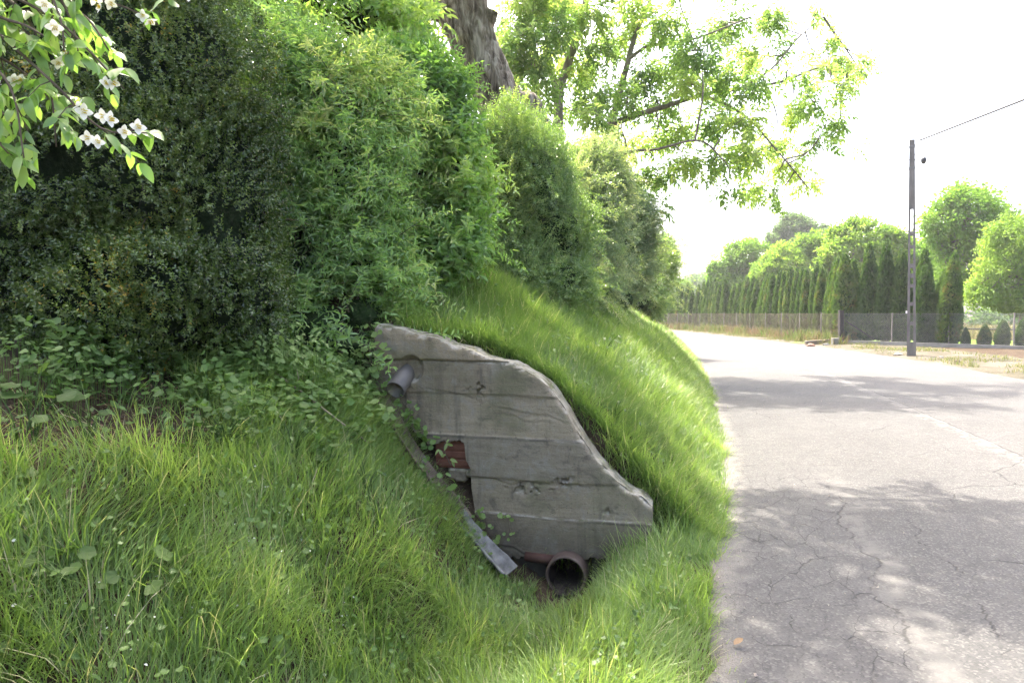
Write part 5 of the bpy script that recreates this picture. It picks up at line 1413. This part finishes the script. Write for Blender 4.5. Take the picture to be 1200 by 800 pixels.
# ================================================================== UNDERGROWTH, WEEDS, VINES AND SMALL THINGS
RL = [single(round_leaf(5, .18, .14)), single(round_leaf(7, .12, .2)), single(round_leaf(3, .3, .1))]
OV = [single(leaf12(1.0, .52, .14, .25, .02)), single(leaf12(1.0, .40, .2, .4, .015))]
def undergrowth():
    mb = MB()
    def patch(n, y0, y1, u0, u1, tpl, size, hh, mat_shift, seed, thr=.40):
        y = rng.uniform(y0, y1, n); u = rng.uniform(u0, u1, n); x = bank_xy(u, y)
        k = fbm(np.stack([x * 2.5, y * 2.5, 0 * x + seed], -1), 3) > thr
        sd = (x - W0[0]) * WN[0] + (y - W0[1]) * WN[1]; k &= ~((sd > -.07) & (sd < .34) & (u < 2.38))
        k &= rng.random(n) > .88 * sstep(1.3, .8, np.sqrt(((u - 2.74) / .34) ** 2 + ((y - 3.25) / .75) ** 2))
        x, y, u = x[k], y[k], u[k]; n = len(x); h = rng.uniform(*hh, n) * (.4 + 1.2 * fbm(np.stack([x * 3, y * 3, 0 * x + seed + 4], -1), 2))
        p = np.stack([x, y, gz(x, y) + h], -1)
        a = rng.uniform(0, 6.28, n); d = np.stack([np.cos(a) + .5, np.sin(a) - .5, -.35 + 0 * a], -1); nn = np.array([.15, -.45, 1]) + rng.normal(0, .35, (n, 3))
        ki = rng.integers(0, len(tpl), n); rv = np.clip(.45 + .5 * (fbm(p * 2 + seed, 2) - .5) * 2 + mat_shift + rng.normal(0, .1, n), 0, 1)
        for q in range(len(tpl)):
            m = ki == q; scatter(mb, tpl[q], p[m], d[m], nn[m], rng.uniform(*size, m.sum()), rv[m], 0, .03, True)
        blades(mb, x, y, h * 1.02, np.full(n, .02), a, np.full(n, .003), np.full(n, .1), rv * .6)
    patch(4200, 3.3, 5.6, 2.25, 3.4, RL, (.010, .028), (.03, .26), .05, 1, .40)
    patch(1100, 3.2, 5.8, 2.2, 3.5, OV, (.025, .06), (.03, .24), .1, 2, .44)
    patch(1500, 4.2, 5.4, 2.2, 2.9, OV, (.03, .06), (.05, .45), .1, 5, .34)
    patch(520, 1.2, 4.4, 1.0, 2.3, RL, (.010, .020), (.02, .10), -.05, 3, .50)
    patch(2600, 1.1, 4.7, .1, 2.5, RL, (.008, .017), (.02, .16), .0, 11, .44)
    patch(900, 1.3, 4.6, 1.0, 2.5, OV, (.02, .045), (.02, .16), .0, 12, .47)
    patch(1800, 3.7, 5.0, 2.0, 2.9, RL, (.016, .034), (.05, .30), .12, 13, .42)
    patch(900, 4.6, 9, .2, 2.6, OV, (.025, .055), (.03, .2), .05, 14, .48)
    patch(600, 5, 12, .5, 3.2, OV, (.04, .09), (.05, .22), .1, 6, .52)
    patch(140, 1.2, 3.4, 1.3, 2.4, RL, (.018, .034), (.02, .08), -.05, 7, .5)
    tag(mb.build('undergrowth', M_ivy), 'tangle of small leafy ground cover under the hedge and among the grass', 'ground cover', kind='stuff')
undergrowth()

def litter():
    mb = MB(); n = 2600; y = rng.uniform(2.6, 4.6, n); u = rng.uniform(2.3, 3.3, n); x = bank_xy(u, y)
    t = single(leaf2(.03, .014, .3, .3)); scatter(mb, t, np.stack([x, y, gz(x, y) + .008], -1), rng.normal(size=(n, 3)) * [1, 1, .3], np.array([0, 0, 1]) + rng.normal(0, .4, (n, 3)), rng.uniform(.4, 1.2, n), rng.random(n))
    M = leaf_mat('dead_leaf', [(0, (.06, .035, .02)), (.5, (.16, .10, .055)), (1, (.34, .25, .15))], .15, .8, .15, (1, 1, 1))
    tag(mb.build('leaf_litter', M), 'brown dead leaves and twigs on bare soil under the box shrub', 'leaf litter', kind='stuff')
    mb = MB(); n = 330; y = rng.uniform(1.5, 3.4, n); u = rng.uniform(1.2, 2.6, n); x = bank_xy(u, y)
    k = fbm(np.stack([x * 2, y * 2, 0 * x + 9], -1), 2) > .46; x, y = x[k], y[k]; n = len(x)
    t = single(leaf6(.013, .011, .2, -.2)); scatter(mb, t, np.stack([x, y, gz(x, y) + rng.uniform(.01, .13, n)], -1), rng.normal(size=(n, 3)) * [1, 1, .3], np.array([0, 0, 1]) + rng.normal(0, .4, (n, 3)), rng.uniform(.6, 1.3, n), rng.random(n))
    tag(mb.build('fallen_petals', M_petal), 'white petals fallen from the blossoms onto the shaded grass', 'petals', kind='stuff')
litter()

def weed(px, py, n, size, h, label, tpl=None, rv=.5, name='broadleaf_weed', group='broad-leaved weeds in the grass', spread=.5):
    b = hit(px, py); t = thing(name, label, 'weed', b, group)
    L, S = MB(), MB(); tpl = tpl or RL
    for k in range(n):
        a = rng.uniform(0, 6.28) if n > 1 else -1.3
        hh = h * rng.uniform(.45, 1.1); out = np.array([math.cos(a), math.sin(a), 0]) * hh * spread * rng.uniform(.4, 1.5)
        e = b + out + [0, 0, hh]; m = b + out * .35 + [0, 0, hh * .65]
        q, r = resample([b - [0, 0, .03], m, e], [.0035, .003, .0018], .03); tube(S, q, r, 5, rnd=.3)
        d = norm(out + 1e-3) + np.array([0, -.25, -.35]); nn = np.array([0, -.55, 1]) + rng.normal(0, .25, 3)
        scatter(L, tpl[rng.integers(len(tpl))], [e], [d], [nn], size * .68 * rng.uniform(.6, 1.15), np.clip(rv + rng.normal(0, .12), 0, 1), 0, .03, True)
    sub(L, 'leaves', M_weed, t, b); sub(S, 'stalks', M_weed, t, b)
weed(165, 715, 6, .062, .17, 'low weed with large pale lobed leaves near the bottom left of the shaded grass', RL[:1], .55)
weed(70, 700, 7, .05, .16, 'weed with rounded pale leaves at the lower left picture edge', RL[:2], .45)
weed(95, 755, 5, .045, .12, 'low lobed weed in front of the large pale weed at bottom left', RL[:1], .40)
weed(255, 700, 6, .04, .16, 'small-leaved weed in the grass to the right of the large pale weed', RL[1:2], .40)
weed(210, 640, 4, .030, .14, 'little rounded weed leaves above the large pale weed in the shaded grass', RL[1:2], .40)
weed(40, 520, 6, .075, .34, 'tall weed with big maple-shaped leaves at the left edge under the box shrub', RL[:1], .40)
weed(25, 545, 7, .05, .30, 'leafy weed at the left edge growing below the big maple-shaped leaves', RL[:1], .45)
weed(105, 525, 9, .045, .20, 'bushy pale green weed on the bare soil below the box shrub', OV[:1] + RL[1:2], .45)
weed(135, 545, 4, .055, .12, 'flat round-leaved weed at the edge of the bare soil', RL[1:2], .40)
weed(265, 535, 34, .026, .20, 'dense clump of small pale greyish-green leaves right of the bare soil', RL[1:2], .95, spread=.8)
weed(300, 520, 5, .06, .24, 'broad green leaves beside the pale greyish clump', OV[:1], .55)
weed(345, 545, 4, .065, .22, 'big drooping heart-shaped leaves above the grass near the bare stick', OV[:1], .40)
weed(385, 560, 4, .065, .2, 'broad leaves at the lower end of the bare stick', OV[:1] + RL[1:2], .5)
weed(430, 590, 7, .06, .26, 'large-leaved weed beside the rusty gutter channel', OV[:1], .5)
weed(445, 620, 6, .05, .22, 'weed with mixed pale leaves in the grass left of the gutter channel', OV, .40)
weed(330, 690, 4, .03, .15, 'tiny round-leaved weed in the middle of the shaded grass', RL[1:2], .55)
weed(720, 500, 6, .07, .20, 'coarse weed on the sunny bank right above the end of the wall', OV[:1], .50)
weed(708, 425, 8, .10, .26, 'tall coarse weed on the sunlit crest of the bank', OV, .8)
weed(715, 790, 5, .03, .12, 'small weed with pale leaves at the bottom edge near the road', OV[:1], .40)

def vine(pts, n, size, label, tpl, rv, group='climbing plants on the wall', spread=.05, name='climbing_vine'):
    pts = [np.asarray(p, float) for p in pts]; b = pts[0]; t = thing(name, label, 'vine', b, group)
    q, r = resample(pts, np.linspace(.004, .002, len(pts)), .02); S, L = MB(), MB(); tube(S, q, r, 5)
    k = rng.integers(0, len(q), n); p = q[k] + rng.normal(0, spread, (n, 3)) * [1, .35, 1] - WN * rng.uniform(.01, .05, n)[:, None]
    for a, c in zip(q[k], p): tube(S, [a, (a + c) / 2 + [0, 0, .008], c], [.0014, .0011, .0009], 4)
    d = rng.normal(0, .6, (n, 3)) + np.array([0, -.4, -.7]); nn = -WN * 1.0 + np.array([0, 0, .7]) + rng.normal(0, .3, (n, 3))
    ki = rng.integers(0, len(tpl), n); rr = np.clip(rv + rng.normal(0, .12, n), 0, 1)
    for j in range(len(tpl)):
        m = ki == j; scatter(L, tpl[j], p[m], d[m], nn[m], size * rng.uniform(.55, 1.15, m.sum()), rr[m], 0, .03, True)
    sub(L, 'leaves', M_ivy, t, b); sub(S, 'stems', M_twig, t, b)
vine([wpx(497, 520, .06), wpx(490, 500, .07), wpx(480, 482, .07), wpx(470, 470, .06)], 46, .026, 'dark round-leaved creeper hanging below the grey plastic pipe', RL[1:2], .55, spread=.035)
vine([wpx(528, 545, .05), wpx(520, 525, .08), wpx(526, 510, .06)], 9, .055, 'bright leafy shoot growing in front of the red bricks', OV[1:], .95, spread=.03)
vine([wpx(572, 630, .08), wpx(570, 612, .08), wpx(566, 600, .06)], 22, .024, 'small leafy shoots at the wall foot beside the end of the gutter', RL[1:2], .7, spread=.045)
vine([wpx(598, 625, .05), wpx(596, 612, .05), wpx(594, 602, .04)], 7, .018, 'tiny shoot with three leaves against the lowest board of the wall', RL[1:2], .8, spread=.02)
vine([wpx(432, 455, .12), wpx(436, 430, .10), wpx(432, 405, .10), wpx(440, 392, .06)], 48, .034, 'pale ivy climbing over the upper left corner of the wall', RL[:1], .75, spread=.06)
vine([wpx(420, 500, .16), wpx(428, 470, .12), wpx(434, 445, .10)], 40, .034, 'leafy creeper hanging beside the left end of the wall below the ivy', RL, .6, spread=.07)
vine([wpx(520, 600, .22), wpx(506, 575, .22), wpx(492, 560, .2), wpx(470, 545, .2)], 40, .036, 'broad-leaved creeper trailing over the middle of the rusty gutter', OV[:1] + RL[1:2], .5, spread=.07)

def flower_on_stem(px, py, r, label, cat, name, group, mat, hgt=.08, ball=True):
    b = hit(px, py + 6); top = at(px, py, b[1] - .01); t = thing(name, label, cat, b, group)
    S = MB(); tube(S, [b - [0, 0, .02], (b + top) / 2 + [.004, 0, 0], top], [.0016, .0014, .0012], 5, rnd=.3); sub(S, 'stem', M_weed, t, b)
    H = MB(); n = 46 if ball else 5
    if ball:
        d = norm(rng.normal(size=(n, 3)) + [0, 0, .3]); scatter(H, single(leaf2(r, r * .45, .3, -.1)), np.repeat(top[None], n, 0), d, d[:, [2, 0, 1]], rng.uniform(.8, 1.2, n), rng.random(n))
    else:
        a = np.arange(5) * 1.2566; d = np.stack([np.cos(a), np.sin(a) - .3, .4 + 0 * a], -1); scatter(H, single(leaf6(r, r * .9, .1, -.1)), np.repeat(top[None], 5, 0), d, np.tile([0, -.4, 1.0], (5, 1)), 1.0, rng.random(5))
    sub(H, 'flower_head', mat, t, b)
for px, py, lab in [(746, 686, 'white clover head nearest to the culvert mouth in the roadside grass'), (716, 764, 'white clover head lowest in the grass near the bottom edge'), (766, 688, 'white clover head closest to the road edge'), (733, 712, 'small white clover head between the other clover heads')]:
    flower_on_stem(px, py, .014, lab, 'clover flower', 'clover_flower', 'white clover in the roadside grass', M_petal)
for px, py in [(97, 446), (81, 458), (250, 433), (236, 437), (262, 464), (290, 470)]:
    flower_on_stem(px, py, .012, 'tiny yellow flower on a thin stem in the undergrowth below the box shrub', 'yellow flower', 'yellow_flower', 'yellow flowers below the box shrub', M_yellow, ball=False)

# bare fallen stick across the undergrowth
q = [hit(262, 445) + [0, 0, .20], hit(300, 458) + [0, 0, .2], hit(345, 490) + [0, 0, .2], hit(390, 520) + [0, 0, .17], hit(432, 545) + [0, 0, .14]]
mb = MB(); tube(mb, q, [.004, .006, .007, .006, .004], 7, step=.03); tube(mb, [q[2], q[2] + [.03, 0, .05], q[2] + [.02, -.02, .12]], [.003, .0025, .0015], 5)
tag(mb.build('dead_stick', solid_mat('dry_stick', (.16, .13, .09), (.30, .25, .18), 20, .9, .3, .002, .2), None, q[0]), 'thin bare dry stick lying slantwise over the undergrowth left of the wall', 'stick')

# dead leaf on the road, and crumbs of asphalt and grit along its edge
p = at(860, 769, 3.18); p[2] = .030
mb = MB(); v, f = leaf12(.060, .034, .3, -.25, .004); scatter(mb, single((v, f)), [p], [(.85, .5, .05)], [(0, -.15, 1)], 1, .5, 0, 0, True)
tag(mb.build('dead_leaf', solid_mat('dry_tan_leaf', (.20, .13, .075), (.30, .21, .13), 30, .8, .2, .002, .2), None, p), 'single curled tan dead leaf lying on the asphalt at the bottom near the grass', 'leaf')
def crumbs():
    mb = MB(); n = 1500; y = rng.uniform(1.5, 16, n); w = np.abs(rng.normal(0, .11, n)) + .01; w[:300] = rng.uniform(.05, 6.5, 300)
    x = xL(y) + w / cth(y); s = rng.uniform(.002, .008, n)
    th = np.array([[1, 0, -.3], [-.6, .8, -.3], [-.6, -.8, -.3], [.1, 0, .8]]); P = np.stack([x, y, .015 + .03 * np.sin(np.clip(w / 7, 0, 1) * np.pi)], -1)
    V = P[:, None] + s[:, None, None] * (th[None] + rng.normal(0, .3, (n, 4, 3))); base = (np.arange(n) * 4)[:, None, None]
    f = np.array([[0, 1, 3], [1, 2, 3], [2, 0, 3]]); mb.add(V.reshape(-1, 3), (f[None] + base).reshape(-1, 3), 0, .5)
    tag(mb.build('road_grit', M_stone), 'loose grit and asphalt crumbs scattered along the road edge', 'grit', kind='stuff')
crumbs()
# ================================================================== CAMERA, SKY, SUN
cam = bpy.data.cameras.new('camera'); cam.lens = 24.0; cam.sensor_width = 36.0; cam.clip_start = .05; cam.clip_end = 3000
co = bpy.data.objects.new('camera', cam); COL.objects.link(co)
co.location = CAM; co.rotation_euler = (math.pi / 2 - PITCH, 0, 0); scene.camera = co

SUN_EL, SUN_DIR = R(61), norm(np.array([-.33, .94]))
sun = bpy.data.lights.new('sun', 'SUN'); sun.energy = 2.1; sun.angle = R(.53); sun.color = (1, .955, .88)
so_ = bpy.data.objects.new('sun', sun); COL.objects.link(so_); so_.location = (0, 0, 30)
sd_ = Vector((SUN_DIR[0] * math.cos(SUN_EL), SUN_DIR[1] * math.cos(SUN_EL), math.sin(SUN_EL)))
so_.rotation_euler = sd_.to_track_quat('Z', 'Y').to_euler()
w = bpy.data.worlds.new('World'); scene.world = w; w.use_nodes = True
nt = w.node_tree; nt.nodes.clear(); g = NT(nt)
sky = g.n('ShaderNodeTexSky', sky_type='NISHITA'); sky.sun_disc = False
sky.sun_elevation = SUN_EL; sky.sun_rotation = math.atan2(SUN_DIR[0], SUN_DIR[1])
sky.air_density = .8; sky.dust_density = 6.0; sky.ozone_density = 1.0
bg = g.n('ShaderNodeBackground', i_Strength=.15); g.l(sky.outputs[0], bg.inputs[0])
wo = g.n('ShaderNodeOutputWorld'); g.l(bg.outputs[0], wo.inputs[0])

# ---- thin volume box added for the washed-out look of lens flare
def haze():
    m, nt, out = new_mat('flare_haze'); g = NT(nt)
    pv = g.n('ShaderNodeVolumePrincipled'); pv.inputs['Color'].default_value = (1, 1, 1, 1); pv.inputs['Density'].default_value = HAZE; pv.inputs['Anisotropy'].default_value = .45
    g.l(pv.outputs[0], out.inputs['Volume'])
    mb = MB(); box(mb, (0, 0, 11.5), (425, 425, 14.5)); tag(mb.build('haze', m), kind='stuff')
if HAZE > 0: haze()

scene.view_settings.view_transform = 'Standard'; scene.view_settings.look = 'None'
scene.view_settings.exposure = EXPOSURE; scene.view_settings.gamma = 1.0
try: scene.view_settings.use_white_balance = True; scene.view_settings.white_balance_temperature = 6900; scene.view_settings.white_balance_tint = 9
except Exception: pass
try: scene.view_settings.use_curve_mapping = False
except Exception: pass
scene.render.engine = 'CYCLES'
cy = scene.cycles
cy.use_denoising = DENOISE
try: cy.denoiser = 'OPENIMAGEDENOISE'; cy.denoising_input_passes = 'RGB_ALBEDO_NORMAL'; cy.denoising_prefilter = 'ACCURATE'
except Exception: pass
cy.max_bounces = 7; cy.diffuse_bounces = 4; cy.glossy_bounces = 2; cy.transmission_bounces = 4; cy.transparent_max_bounces = 4
cy.caustics_reflective = False; cy.caustics_refractive = False; cy.sample_clamp_indirect = 6.0
cy.use_adaptive_sampling = True; cy.adaptive_threshold = .02
